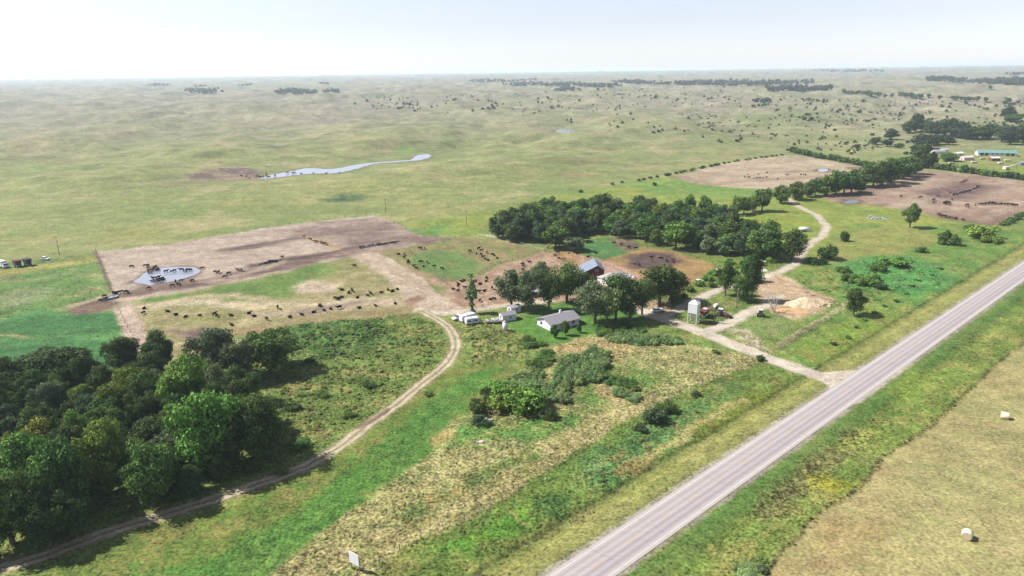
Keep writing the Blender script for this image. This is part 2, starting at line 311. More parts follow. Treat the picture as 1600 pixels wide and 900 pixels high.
# tyre loops through the grass
stroke([(862, 872), (852, 845), (858, 820), (890, 812), (903, 795), (885, 788)], 0.7, [(186, 176, 110)], f=.3, jit=(6, .6), a=.75)
stroke([(870, 872), (860, 845), (866, 824), (895, 815), (908, 797)], 0.7, [(186, 176, 110)], f=.3, jit=(6, .6), a=.75)
stroke([(796, 800), (812, 818), (826, 818)], 0.8, [(190, 170, 112)], f=.5, a=.6)
stroke([(1110, 900), (1138, 860), (1146, 835)], 0.6, [(150, 158, 80)], f=.3, a=.6)
stroke([(1122, 900), (1148, 862), (1156, 838)], 0.6, [(150, 158, 80)], f=.3, a=.6)
region([(830, 780), (880, 770), (905, 790), (880, 815), (835, 815)], [(84, 118, 58), (110, 134, 70)], f=2, jit=(7, 3), rough=.7)
def rl(off, s0, s1):                                     # line parallel to the highway
    c = RN * (RC + off); return [tuple(c + RD * s0), tuple(c + RD * s1)]
stroke(rl(9.2, -80, 1500), 7.5, [(156, 158, 92), (140, 150, 80), (168, 164, 104)], f=1.0, jit=(12, .5), ns=4, rough=.15, st=(RA, 8), world=True)
stroke(rl(13.4, -80, 900), 0.9, [(84, 92, 48)], f=.5, jit=(10, .7), a=.65, world=True)
stroke(rl(10.4, -80, 900), 0.7, [(178, 172, 90)], f=.4, jit=(10, .5), a=.6, world=True)
# right of the highway: verge, rough grass, hay field
HAYL = [(1170, 935), (1200, 890), (1240, 845), (1290, 795), (1322, 776), (1350, 757), (1366, 735), (1378, 716), (1420, 690), (1462, 660), (1500, 622), (1540, 587), (1572, 556), (1605, 534), (1700, 470), (1800, 405)]
region([(900, 960), (1210, 700), (1500, 510), (1650, 410), (1900, 260), (1800, 405)] + HAYL[::-1][1:],
       [(126, 146, 70), (154, 154, 86), (106, 132, 60)], f=1.2, jit=(8, 1.5), ns=9, rough=.4, st=(RA, 2))
stroke(rl(-7.6, -80, 900), 5, [(104, 136, 66), (124, 146, 76)], f=1, jit=(8, 1), rough=.2, st=(RA, 6), world=True)
stroke([(1200, 800), (1260, 745), (1310, 705), (1340, 675)], 6, [(108, 112, 64), (128, 126, 76), (146, 140, 88)], f=2, jit=(7, 2.5), ns=4, rough=.9)
region([(1300, 690), (1360, 665), (1380, 675), (1340, 705)], [(148, 160, 78), (164, 160, 94)], f=2, jit=(7, 3))
region([(1262, 752), (1295, 742), (1340, 760), (1300, 775)], [(176, 172, 54)], f=2, jit=(6, 3), a=.7)
region([(1380, 610), (1420, 580), (1480, 585), (1430, 625)], [(140, 160, 74), (128, 152, 68)], f=4, jit=(10, 3))
stroke([(1400, 555), (1440, 530), (1475, 505)], 3.5, [(160, 132, 84)], f=1.5, jit=(8, 2), a=.7)
region(HAYL + [(2000, 420), (2300, 1200), (1170, 1200)],
       [(182, 172, 116), (168, 168, 108), (194, 177, 124)], f=.35, jit=(8, 1.2), ns=14, rough=.05, st=(-0.25, 4))
region([(1330, 795), (1480, 690), (1620, 600), (1640, 900), (1330, 905)], [(184, 176, 122), (170, 170, 112)], f=8, jit=(12, 5), a=.5, ns=3, st=(-.55, 9))
region([(1215, 905), (1260, 855), (1330, 800), (1400, 830), (1330, 905)], [(182, 158, 112), (166, 138, 90)], f=6, jit=(12, 5), a=.7, st=(.9, 3), ns=6)
stroke(HAYL[:-1], .8, [(110, 106, 62), (140, 126, 78)], f=.6, jit=(6, .8), rough=.7, a=.8)
region([(1135, 905), (1145, 880), (1200, 870), (1195, 900)], [(96, 116, 66)], f=1.5, rough=.9)
# gravel and worn edges next to the carriageways
GRAV = [(226, 214, 194), (210, 196, 172)]
stroke(rl(4.6, -80, 1500), 1.6, [(186, 178, 156), (168, 164, 120)], f=.5, jit=(4, .3), rough=0, world=True)
stroke(rl(-4.5, -80, 1500), 1.4, [(170, 162, 146), (140, 146, 96)], f=.5, jit=(4, .3), rough=0, world=True)
region([(1290, 662), (1322, 640), (1360, 615), (1392, 592), (1425, 568), (1395, 575), (1300, 640)], GRAV, f=.8, jit=(5, .6), rough=0)
DRIVE = [(1318, 586), (1290, 586), (1250, 577), (1200, 560), (1150, 540), (1100, 520), (1050, 503), (1010, 489), (975, 472), (950, 455)]
region([(1268, 580), (1290, 582), (1330, 578), (1352, 580), (1300, 618), (1296, 604), (1280, 594)], GRAV, f=.5, jit=(4, .4), rough=0)
stroke(DRIVE, 6.0, GRAV, f=.8, jit=(5, .8), rough=0)
LANE = [(1036, 496), (1060, 484), (1082, 471), (1110, 458), (1140, 446), (1180, 436), (1218, 425), (1244, 412), (1252, 396), (1264, 382), (1286, 368), (1292, 354), (1276, 336), (1246, 322), (1228, 308)]
stroke(LANE, 4.2, GRAV, f=1.0, jit=(5, .8), rough=0)
LANE2 = [(1112, 516), (1135, 507), (1160, 494), (1182, 482), (1205, 474), (1215, 462)]
stroke(LANE2, 5.0, GRAV, f=1.0, jit=(5, .8), rough=0)
TRACK = [(-60, 905), (0, 889), (60, 872), (110, 853), (165, 833), (200, 822), (270, 800), (340, 778), (400, 757), (450, 740), (500, 717), (540, 691), (580, 660), (620, 632), (655, 603), (685, 580), (704, 560), (712, 540), (708, 522), (697, 508), (680, 497), (660, 487)]
stroke([(655, 484), (690, 490), (725, 486), (770, 480), (810, 474), (860, 470)], 4.0, GRAV, f=1.2, jit=(6, 1), rough=0)
def offset_line(P, o):
    P = np.asarray(P, float); T = np.gradient(P, axis=0); T /= np.linalg.norm(T, axis=1)[:, None]
    return P + np.stack([-T[:, 1], T[:, 0]], 1) * o
def smooth_line(P, step=2.0):
    P = np.asarray(P, float); out = []
    Q = np.vstack([2 * P[0] - P[1], P, 2 * P[-1] - P[-2]])
    for i in range(1, len(Q) - 2):
        p0, p1, p2, p3 = Q[i - 1], Q[i], Q[i + 1], Q[i + 2]
        n = max(2, int(np.linalg.norm(p2 - p1) / step))
        for t in np.linspace(0, 1, n, endpoint=False):
            out.append(0.5 * ((2 * p1) + (-p0 + p2) * t + (2 * p0 - 5 * p1 + 4 * p2 - p3) * t * t + (-p0 + 3 * p1 - 3 * p2 + p3) * t ** 3))
    out.append(P[-1]); return np.array(out)
TRW = smooth_line(GP(TRACK), 3.0)
stroke(TRW, 4.6, [(150, 144, 96), (176, 160, 124)], f=1.0, jit=(5, 1), ns=3, rough=.2, world=True, a=.8)
for o in (0.95, -0.95):
    stroke(offset_line(TRW, o), 1.15, [(226, 212, 186), (200, 180, 154)], f=.4, jit=(3, .5), ns=3, rough=0, world=True, a=.95)
stroke([(560, 668), (590, 652), (606, 640)], 1.8, [(128, 104, 90)], f=.6, jit=(3, .6), a=.8)
# paddocks at the upper right
region([(1056, 275), (1120, 258), (1180, 248), (1245, 242), (1300, 252), (1352, 263), (1345, 275), (1270, 300), (1210, 296), (1130, 292), (1080, 285)],
       [(196, 178, 150), (206, 190, 162), (180, 156, 132)], f=2.5, jit=(30, 7), ns=40, rough=.05, st=(0.2, 3))
stroke([(1060, 276), (1110, 288), (1180, 282), (1290, 276), (1345, 272)], 12, [(156, 128, 108)], f=7, jit=(30, 7), a=.6)
region([(1278, 308), (1340, 292), (1400, 277), (1440, 267), (1520, 272), (1600, 283), (1720, 297), (1720, 320), (1600, 332), (1552, 351), (1480, 340), (1400, 326), (1300, 315)],
       [(182, 156, 134), (160, 134, 116), (196, 176, 152)], f=2.5, jit=(25, 6), ns=34, rough=.05, st=(0.5, 3))
region([(1440, 300), (1500, 285), (1560, 290), (1520, 312), (1450, 318)], [(118, 96, 92), (148, 124, 112)], f=9, jit=(25, 8), a=.95)
region([(1300, 310), (1340, 296), (1380, 290), (1360, 304), (1320, 316)], [(140, 114, 102)], f=7, jit=(20, 6), a=.7)
stroke([(1400, 322), (1460, 312), (1540, 322)], 10, [(204, 186, 162)], f=8, jit=(25, 8), a=.6)
stroke([(1470, 338), (1540, 350), (1590, 335)], 8, [(138, 110, 98)], f=5, a=.7)
stroke([(1330, 262), (1352, 270), (1345, 282)], 10, [(140, 112, 96)], f=4, a=.8)
region([(1420, 240), (1480, 236), (1600, 244), (1700, 255), (1700, 290), (1600, 276), (1500, 262), (1430, 258)], [(150, 162, 92), (168, 170, 100)], f=8, jit=(30, 8), ns=20)
region([(1530, 268), (1600, 262), (1700, 268), (1700, 290), (1600, 278)], [(150, 170, 66)], f=6)
region([(1310, 258), (1330, 252), (1360, 262)], [(196, 176, 150)], f=4, a=.6)
# far soils, blow-outs and wet hollows
region([(300, 280), (340, 264), (380, 262), (410, 268), (405, 280), (330, 284)], [(136, 116, 106), (170, 152, 132), (108, 96, 88)], f=8, jit=(20, 8), ns=12, rough=.3)
region([(230, 292), (290, 276), (340, 272), (420, 280), (300, 290)], [(176, 160, 124)], f=10, jit=(30, 10), a=.5)
region([(500, 314), (530, 304), (565, 304), (572, 310), (540, 318)], [(96, 118, 76), (120, 134, 90)], f=6, jit=(20, 5), rough=.6)
region([(404, 240), (430, 235), (452, 236), (440, 240)], [(110, 112, 88)], f=6, a=.8)
region([(284, 277), (330, 275), (345, 280), (300, 283)], [(112, 98, 92)], f=5, a=.8)
region([(215, 178), (245, 173), (290, 176), (250, 180)], [(96, 100, 84)], f=16, a=.7)
region([(830, 254), (930, 246), (960, 248), (900, 260)], [(140, 136, 88)], f=14, a=.7)
region([(860, 275), (890, 268), (925, 273), (900, 280)], [(126, 122, 80)], f=12, a=.6)
region([(1130, 190), (1260, 180), (1300, 195), (1180, 205)], [(126, 148, 90)], f=30, jit=(60, 20), a=.5)
stroke(np.vstack([CREEK, CREEK[:1]]), 9, [(140, 134, 92), (122, 112, 84)], f=6, jit=(15, 4), world=True, a=.7)
stroke(np.vstack([PONDFAR, PONDFAR[:1]]), 14, [(110, 140, 84)], f=8, jit=(15, 4), world=True, a=.8)
stroke([(856, 206), (868, 205)], 8, [(132, 108, 96)], f=5, a=.9)
region([(620, 237), (632, 233), (646, 236), (636, 241)], [(120, 166, 80)], f=10, a=.8)

POND = GP([(208, 441), (214, 437), (221, 432), (226, 427), (240, 421), (262, 418), (290, 417), (306, 419), (312, 423), (308, 428), (296, 433), (278, 438), (258, 442), (244, 444), (236, 446), (222, 443)])
POND2 = GP([(1278, 266), (1282, 264), (1292, 264), (1294, 267), (1286, 269), (1279, 268)])
POND3 = GP([(1318, 316), (1326, 313), (1338, 313), (1342, 316), (1332, 318), (1322, 318)])
POND4 = GP([(513, 283), (518, 281), (527, 281), (527, 284), (519, 286)])
stroke(np.vstack([POND, POND[:1]]), 3.2, [(132, 110, 96)], f=1.5, jit=(6, 1), world=True, a=.8, rough=0)
for q in (POND2, POND3): stroke(np.vstack([q, q[:1]]), 8, [(130, 110, 94)], f=3, jit=(6, 1), world=True, a=.8, rough=0)
WATERS = [CREEK, PONDFAR, POND, POND2, POND3, POND4]

# ------------------------------------------------------------------ materials
def new_mat(name):
    m = bpy.data.materials.new(name); m.use_nodes = True
    n = m.node_tree; b = n.nodes["Principled BSDF"]; return m, n, b
def simple_mat(name, col, rough=0.7, metal=0.0, var=0.15, scale=3.0, raw=False, spec=0.4):
    m, n, b = new_mat(name)
    c = col if raw else tuple(alb(col))
    b.inputs['Roughness'].default_value = rough; b.inputs['Metallic'].default_value = metal
    b.inputs['Specular IOR Level'].default_value = spec
    tc = n.nodes.new('ShaderNodeTexCoord'); no = n.nodes.new('ShaderNodeTexNoise'); no.inputs['Scale'].default_value = scale; no.inputs['Detail'].default_value = 5
    n.links.new(tc.outputs['Object'], no.inputs['Vector'])
    mr = n.nodes.new('ShaderNodeMapRange'); mr.inputs[1].default_value = 0.3; mr.inputs[2].default_value = 0.7; mr.inputs[3].default_value = 1 - var; mr.inputs[4].default_value = 1 + var
    n.links.new(no.outputs[0], mr.inputs[0])
    mx = n.nodes.new('ShaderNodeVectorMath'); mx.operation = 'SCALE'; mx.inputs[0].default_value = c[:3]
    n.links.new(mr.outputs[0], mx.inputs['Scale']); n.links.new(mx.outputs[0], b.inputs['Base Color'])
    return m
def ground_mat(name, amp=0.40, bump=0.5):
    m, n, b = new_mat(name); L = n.links.new
    b.inputs['Roughness'].default_value = 0.95; b.inputs['Specular IOR Level'].default_value = 0.12
    at_ = n.nodes.new('ShaderNodeAttribute'); at_.attribute_name = 'Col'
    ro = n.nodes.new('ShaderNodeAttribute'); ro.attribute_name = 'rough'
    geo = n.nodes.new('ShaderNodeNewGeometry')
    fac = None; outs = []
    for sc_, det in ((0.09, 3), (0.55, 5), (1.5, 4)):
        no = n.nodes.new('ShaderNodeTexNoise'); no.inputs['Scale'].default_value = sc_; no.inputs['Detail'].default_value = det; no.inputs['Roughness'].default_value = 0.65
        L(geo.outputs['Position'], no.inputs['Vector']); outs.append(no.outputs[0])
    def math_(op, a, bb):
        x = n.nodes.new('ShaderNodeMath'); x.operation = op
        for i, v in enumerate((a, bb)):
            if isinstance(v, (int, float)): x.inputs[i].default_value = v
            else: L(v, x.inputs[i])
        return x.outputs[0]
    s = math_('ADD', math_('MULTIPLY', math_('SUBTRACT', outs[0], 0.5), 2.0), math_('MULTIPLY', math_('SUBTRACT', outs[1], 0.5), 2.6))
    s = math_('ADD', s, math_('MULTIPLY', math_('SUBTRACT', outs[2], 0.5), 6.0))
    k = math_('ADD', math_('MULTIPLY', ro.outputs['Fac'], 0.8), amp)
    s = math_('ADD', math_('MULTIPLY', s, k), 1.0); s = math_('MAXIMUM', s, 0.22)
    vm = n.nodes.new('ShaderNodeVectorMath'); vm.operation = 'SCALE'; L(at_.outputs['Color'], vm.inputs[0]); L(s, vm.inputs['Scale'])
    # dry blades: hue shift with a different noise
    no = n.nodes.new('ShaderNodeTexNoise'); no.inputs['Scale'].default_value = 0.23; no.inputs['Detail'].default_value = 5; no.inputs['Roughness'].default_value = 0.7
    L(geo.outputs['Position'], no.inputs['Vector'])
    hs = n.nodes.new('ShaderNodeHueSaturation'); L(vm.outputs[0], hs.inputs['Color'])
    mr = n.nodes.new('ShaderNodeMapRange'); mr.inputs[1].default_value = .25; mr.inputs[2].default_value = .75; mr.inputs[3].default_value = .487; mr.inputs[4].default_value = .513
    L(no.outputs[0], mr.inputs[0]); L(mr.outputs[0], hs.inputs['Hue'])
    L(hs.outputs[0], b.inputs['Base Color'])
    bp = n.nodes.new('ShaderNodeBump'); bp.inputs['Strength'].default_value = bump; bp.inputs['Distance'].default_value = 0.35
    L(outs[1], bp.inputs['Height']); L(bp.outputs[0], b.inputs['Normal'])
    return m
M_GROUND = ground_mat('pasture_ground')
M_GRAVEL = ground_mat('gravel_surface', 0.22, 0.15)

def vcol_mat(name, rough=0.9, trans=0.25):
    m, n, b = new_mat(name); L = n.links.new
    b.inputs['Roughness'].default_value = rough; b.inputs['Specular IOR Level'].default_value = 0.15
    a = n.nodes.new('ShaderNodeAttribute'); a.attribute_name = 'Col'; L(a.outputs['Color'], b.inputs['Base Color'])
    tr = n.nodes.new('ShaderNodeBsdfTranslucent'); L(a.outputs['Color'], tr.inputs[0])
    mx = n.nodes.new('ShaderNodeMixShader'); mx.inputs[0].default_value = trans
    out = n.nodes['Material Output']; L(b.outputs[0], mx.inputs[1]); L(tr.outputs[0], mx.inputs[2]); L(mx.outputs[0], out.inputs[0])
    return m
M_WEED = vcol_mat('weed_leaves')
def foliage_mat(name):
    m, n, b = new_mat(name); L = n.links.new
    b.inputs['Roughness'].default_value = 0.7; b.inputs['Specular IOR Level'].default_value = 0.10
    oi = n.nodes.new('ShaderNodeObjectInfo'); geo = n.nodes.new('ShaderNodeNewGeometry')
    a = n.nodes.new('ShaderNodeAttribute'); a.attribute_name = 'leafv'
    no = n.nodes.new('ShaderNodeTexNoise'); no.inputs['Scale'].default_value = 0.45; no.inputs['Detail'].default_value = 3
    L(geo.outputs['Position'], no.inputs['Vector'])
    mr = n.nodes.new('ShaderNodeMapRange'); mr.inputs[1].default_value = .3; mr.inputs[2].default_value = .7; mr.inputs[3].default_value = .6; mr.inputs[4].default_value = 1.35
    L(no.outputs[0], mr.inputs[0])
    mu = n.nodes.new('ShaderNodeMath'); mu.operation = 'MULTIPLY'; L(mr.outputs[0], mu.inputs[0]); L(a.outputs['Fac'], mu.inputs[1])
    vm = n.nodes.new('ShaderNodeVectorMath'); vm.operation = 'SCALE'; L(oi.outputs['Color'], vm.inputs[0]); L(mu.outputs[0], vm.inputs['Scale'])
    hs = n.nodes.new('ShaderNodeHueSaturation'); L(vm.outputs[0], hs.inputs['Color'])
    m2 = n.nodes.new('ShaderNodeMapRange'); m2.inputs[3].default_value = .475; m2.inputs[4].default_value = .52; L(oi.outputs['Random'], m2.inputs[0]); L(m2.outputs[0], hs.inputs['Hue'])
    L(hs.outputs[0], b.inputs['Base Color'])
    tr = n.nodes.new('ShaderNodeBsdfTranslucent'); L(hs.outputs[0], tr.inputs[0])
    mx = n.nodes.new('ShaderNodeMixShader'); mx.inputs[0].default_value = 0.22
    L(b.outputs[0], mx.inputs[1]); L(tr.outputs[0], mx.inputs[2]); L(mx.outputs[0], n.nodes['Material Output'].inputs[0])
    return m
M_LEAF = foliage_mat('leaves')
M_BARK = simple_mat('bark', (0.11, 0.085, 0.065), 0.9, raw=True, var=.35, scale=1.5)
M_DEAD = simple_mat('bleached_wood', (0.27, 0.23, 0.20), 0.9, raw=True, var=.3, scale=1.5)

# ------------------------------------------------------------------ mesh helpers
def tagp(o, label=None, cat=None, group=None, kind=None):
    if label: o['label'] = label
    if cat: o['category'] = cat
    if group: o['group'] = group
    if kind: o['kind'] = kind
    return o
def np_mesh(name, V, F, mat, smooth=False, attrs=None):
    """V (n,3), F (m,4) quads"""
    me = bpy.data.meshes.new(name); V = np.asarray(V, np.float32); F = np.asarray(F, np.int32)
    me.vertices.add(len(V)); me.vertices.foreach_set('co', V.ravel())
    k = F.shape[1]
    me.loops.add(F.size); me.loops.foreach_set('vertex_index', F.ravel())
    me.polygons.add(len(F)); me.polygons.foreach_set('loop_start', np.arange(0, F.size, k, dtype=np.int32))
    me.polygons.foreach_set('loop_total', np.full(len(F), k, np.int32))
    if smooth: me.polygons.foreach_set('use_smooth', np.ones(len(F), bool))
    me.update(calc_edges=True)
    for nm, (typ, dat) in (attrs or {}).items():
        at_ = me.attributes.new(nm, typ, 'POINT')
        if typ == 'FLOAT_COLOR':
            c = np.ones((len(V), 4), np.float32); c[:, :3] = dat; at_.data.foreach_set('color', c.ravel())
        else: at_.data.foreach_set('value', np.asarray(dat, np.float32))
    if mat: me.materials.append(mat)
    return me
def link(name, me, parent=None, loc=None):
    o = bpy.data.objects.new(name, me); COL.objects.link(o)
    if parent: o.parent = parent
    if loc is not None: o.location = loc
    return o
def empty(name, loc, rz=0.0):
    o = bpy.data.objects.new(name, None); COL.objects.link(o); o.location = loc; o.rotation_euler = (0, 0, rz); o.empty_display_size = .2; return o

class MB:
    """collects shapes into one mesh"""
    def __init__(s): s.bm = bmesh.new()
    def box(s, c, d, rot=None, bevel=0.0, taper=1.0):
        t = bmesh.new(); bmesh.ops.create_cube(t, size=1.0)
        for v in t.verts:
            k = taper if v.co.z > 0 else 1.0
            v.co = Vector((v.co.x * d[0] * k, v.co.y * d[1] * k, v.co.z * d[2]))
        if bevel: bmesh.ops.bevel(t, geom=list(t.edges), offset=bevel, segments=2, profile=.6, affect='EDGES')
        M = Matrix.Translation(c) @ (Euler(rot).to_matrix().to_4x4() if rot else Matrix())
        s._add(t, M); return s
    def _add(s, t, M):
        mp = {}
        for v in t.verts: mp[v] = s.bm.verts.new(M @ v.co)
        for f in t.faces:
            try:
                nf = s.bm.faces.new([mp[v] for v in f.verts]); nf.smooth = f.smooth
            except ValueError: pass
        t.free()
    def cyl(s, p0, p1, r0, r1=None, seg=10, caps=True):
        r1 = r0 if r1 is None else r1; p0 = Vector(p0); p1 = Vector(p1); d = p1 - p0
        q = d.to_track_quat('Z', 'Y').to_matrix()
        A = []; B = []
        for i in range(seg):
            a = 2 * math.pi * i / seg; u = Vector((math.cos(a), math.sin(a), 0))
            A.append(s.bm.verts.new(p0 + q @ (u * r0))); B.append(s.bm.verts.new(p1 + q @ (u * r1)))
        for i in range(seg):
            f = s.bm.faces.new([A[i], A[(i + 1) % seg], B[(i + 1) % seg], B[i]]); f.smooth = seg > 6
        if caps: s.bm.faces.new(A[::-1]); s.bm.faces.new(B)
        return s
    def tube(s, pts, rad, seg=6):
        for i in range(len(pts) - 1): s.cyl(pts[i], pts[i + 1], rad[i], rad[i + 1], seg, caps=(i == len(pts) - 2))
        return s
    def prism(s, prof, y0, y1, axis='y'):
        """profile of (x,z) pairs extruded along y"""
        A = [s.bm.verts.new((x, y0, z)) for x, z in prof]; B = [s.bm.verts.new((x, y1, z)) for x, z in prof]
        n = len(prof); s.bm.faces.new(A[::-1]); s.bm.faces.new(B)
        for i in range(n): s.bm.faces.new([A[i], A[(i + 1) % n], B[(i + 1) % n], B[i]])
        return s
    def poly(s, vs, fs):
        V = [s.bm.verts.new(v) for v in vs]
        for f in fs: s.bm.faces.new([V[i] for i in f])
        return s
    def blob(s, c, r, seed=0, amp=.2, sub=2):
        t = bmesh.new(); bmesh.ops.create_icosphere(t, subdivisions=sub, radius=1)
        rr = random.Random(seed)
        for v in t.verts:
            k = 1 + rr.uniform(-amp, amp); v.co = Vector((v.co.x * r[0] * k, v.co.y * r[1] * k, v.co.z * r[2] * k))
        s._add(t, Matrix.Translation(c)); return s
    def mesh(s, name, mat):
        bmesh.ops.recalc_face_normals(s.bm, faces=s.bm.faces)
        me = bpy.data.meshes.new(name); s.bm.to_mesh(me); s.bm.free(); me.materials.append(mat); return me
    def build(s, name, mat, parent=None): return link(name, s.mesh(name, mat), parent)

# ------------------------------------------------------------------ the ground: one sheet out to the horizon
th = np.concatenate([np.radians(np.arange(-178, -46, 4.0)), np.radians(np.linspace(-45, 45, 1180)), np.radians(np.arange(49, 181, 4.0))])
rs = [0.5, 20, 40, 60]; r_ = 72.0
while r_ < 15000:
    rs.append(r_); r_ += min(max(r_ * r_ / 58000.0, 0.3), 0.0075 * r_) if r_ > 95 else 2.0
rs.append(15000); rs = np.array(rs)
TH, RR = np.meshgrid(th, rs)
X = (RR * np.sin(TH)).ravel(); Y = (RR * np.cos(TH)).ravel()
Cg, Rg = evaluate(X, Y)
Z = base_h(X, Y)
rr_ = np.hypot(X, Y); rd_ = np.abs(road_d(X, Y))
near = ss(520, 260, rr_) * ss(5.0, 8.0, rd_)
for W_ in (POND, POND3):
    near = near * ss(0.0, 3.0, -sdf(X, Y, W_))
mic = fbm(X, Y, 2.6, 2, 41.0, 0.7) * 0.55 + np.abs(fbm(X, Y, 5.5, 2, 44.0)) * 0.5 + 0.2 * fbm(X, Y, 18, 2, 12.)
Z = Z + near * Rg * mic * 0.85
Z = Z - np.where(rd_ < 5.6, 0.05, 0) * (rr_ < 2500)
nt_, nr_ = len(th), len(rs)
I = np.arange(nt_ * nr_).reshape(nr_, nt_)
a = I[:-1, :]; b = np.roll(I, -1, 1)[:-1, :]; c = np.roll(I, -1, 1)[1:, :]; d = I[1:, :]
F = np.stack([a.ravel(), b.ravel(), c.ravel(), d.ravel()], 1)
F = F[:, ::-1]
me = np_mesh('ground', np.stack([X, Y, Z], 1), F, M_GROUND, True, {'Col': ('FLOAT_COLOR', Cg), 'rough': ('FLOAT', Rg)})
link('ground', me)['kind'] = 'structure'
NV = len(X)

# ------------------------------------------------------------------ carriageways as sheets
def strip(name, line, hw, z, mat, ncross=9, ragged=0.0, cover=True, step=1.0):
    P = smooth_line(line, step); T = np.gradient(P, axis=0); T /= np.linalg.norm(T, axis=1)[:, None]; N = np.stack([-T[:, 1], T[:, 0]], 1)
    u = np.linspace(-1, 1, ncross); n = len(P)
    e = 1 + ragged * (fbm(P[:, 0], P[:, 1], 4, 3, 5.0))
    X = P[:, 0:1] + N[:, 0:1] * u * hw * e[:, None]; Y = P[:, 1:2] + N[:, 1:2] * u * hw * e[:, None]
    xs, ys = X.ravel(), Y.ravel(); C, Rr = evaluate(xs, ys)
    Zs = base_h(xs, ys) + z
    I = np.arange(n * ncross).reshape(n, ncross)
    F = np.stack([I[:-1, :-1].ravel(), I[1:, :-1].ravel(), I[1:, 1:].ravel(), I[:-1, 1:].ravel()], 1)
    me = np_mesh(name, np.stack([xs, ys, Zs], 1), F, mat, True, {'Col': ('FLOAT_COLOR', C), 'rough': ('FLOAT', Rr * 0)})
    o = link(name, me); o['kind'] = 'structure'; return o

# highway surface
m, n, b = new_mat('worn_asphalt'); L = n.links.new
b.inputs['Roughness'].default_value = .85; b.inputs['Specular IOR Level'].default_value = .25
uv = n.nodes.new('ShaderNodeAttribute'); uv.attribute_name = 'across'
geo = n.nodes.new('ShaderNodeNewGeometry')
rp = n.nodes.new('ShaderNodeValToRGB'); cr = rp.color_ramp
cols_ = [(0.0, (200, 192, 182)), (.12, (200, 193, 188)), (.24, (168, 158, 160)), (.33, (194, 186, 184)), (.42, (168, 158, 161)), (.50, (200, 192, 188)), (.60, (178, 168, 169)), (.68, (198, 190, 186)), (.78, (176, 167, 168)), (.9, (204, 196, 190)), (1.0, (190, 182, 176))]
while len(cr.elements) < len(cols_): cr.elements.new(0.5)
for e_, (p_, c_) in zip(cr.elements, cols_): e_.position = p_; e_.color = (*alb(c_), 1)
L(uv.outputs['Fac'], rp.inputs[0])
mp = n.nodes.new('ShaderNodeMapping'); mp.inputs['Rotation'].default_value = (0, 0, -RA); mp.inputs['Scale'].default_value = (0.05, 1.6, 1)
L(geo.outputs['Position'], mp.inputs[0])
mp.vector_type = 'POINT'
no = n.nodes.new('ShaderNodeTexNoise'); no.inputs['Scale'].default_value = 1.0; no.inputs['Detail'].default_value = 5; L(mp.outputs[0], no.inputs['Vector'])
no2 = n.nodes.new('ShaderNodeTexNoise'); no2.inputs['Scale'].default_value = 6.0; no2.inputs['Detail'].default_value = 3; L(geo.outputs['Position'], no2.inputs['Vector'])
ad = n.nodes.new('ShaderNodeMath'); ad.operation = 'ADD'; L(no.outputs[0], ad.inputs[0]); L(no2.outputs[0], ad.inputs[1])
mr = n.nodes.new('ShaderNodeMapRange'); mr.inputs[1].default_value = .6; mr.inputs[2].default_value = 1.4; mr.inputs[3].default_value = 1.08; mr.inputs[4].default_value = 1.34; L(ad.outputs[0], mr.inputs[0])
vm = n.nodes.new('ShaderNodeVectorMath'); vm.operation = 'SCALE'; L(rp.outputs[0], vm.inputs[0]); L(mr.outputs[0], vm.inputs['Scale']); L(vm.outputs[0], b.inputs['Base Color'])
M_ASPH = m
def along(off, s, z): c = RN * (RC + off) + RD * s; return (c[0], c[1], z)
S0, S1 = -60.0, 1500.0
hwR, hwL = -4.15, 4.25
ss_ = np.arange(S0, S1, 4.0); us = np.linspace(0, 1, 13)
V = []; acr = []
for s_ in ss_:
    for u in us:
        off = hwR + (hwL - hwR) * u; c_ = RN * (RC + off) + RD * s_
        V.append((c_[0], c_[1], 0.02 + 0.06 * (1 - (2 * u - 1) ** 2))); acr.append(u)
nI = np.arange(len(V)).reshape(len(ss_), 13)
F = np.stack([nI[:-1, :-1].ravel(), nI[1:, :-1].ravel(), nI[1:, 1:].ravel(), nI[:-1, 1:].ravel()], 1)
me = np_mesh('highway', V, F, M_ASPH, True, {'across': ('FLOAT', acr)})
link('highway', me)['kind'] = 'structure'
def zroad(off): u = (off - hwR) / (hwL - hwR); return 0.02 + 0.06 * (1 - (2 * u - 1) ** 2) + 0.008
M_LINEW = simple_mat('white_road_paint', (246, 242, 240), .6, var=.12, scale=2)
M_LINEY = simple_mat('yellow_road_paint', (236, 200, 120), .6, var=.15, scale=2)
def markings(name, mat, segs):
    V = []; F = []
    for off, s0, s1, wd in segs:
        for k in range(max(1, int((s1 - s0) / 20))):
            n_ = max(1, int((s1 - s0) / 20)); a0 = s0 + (s1 - s0) * k / n_; a1 = s0 + (s1 - s0) * (k + 1) / n_
            i = len(V)
            for o_, s_ in ((off - wd / 2, a0), (off - wd / 2, a1), (off + wd / 2, a1), (off + wd / 2, a0)): V.append(along(o_, s_, zroad(o_)))
            F.append((i, i + 1, i + 2, i + 3)[::-1])
    o = link(name, np_mesh(name, V, np.array(F)[:, ::-1], mat)); o['kind'] = 'structure'; return o
markings('edge_lines', M_LINEW, [(3.4, S0, S1 - 5, .16), (-3.4, S0, S1 - 5, .16)])
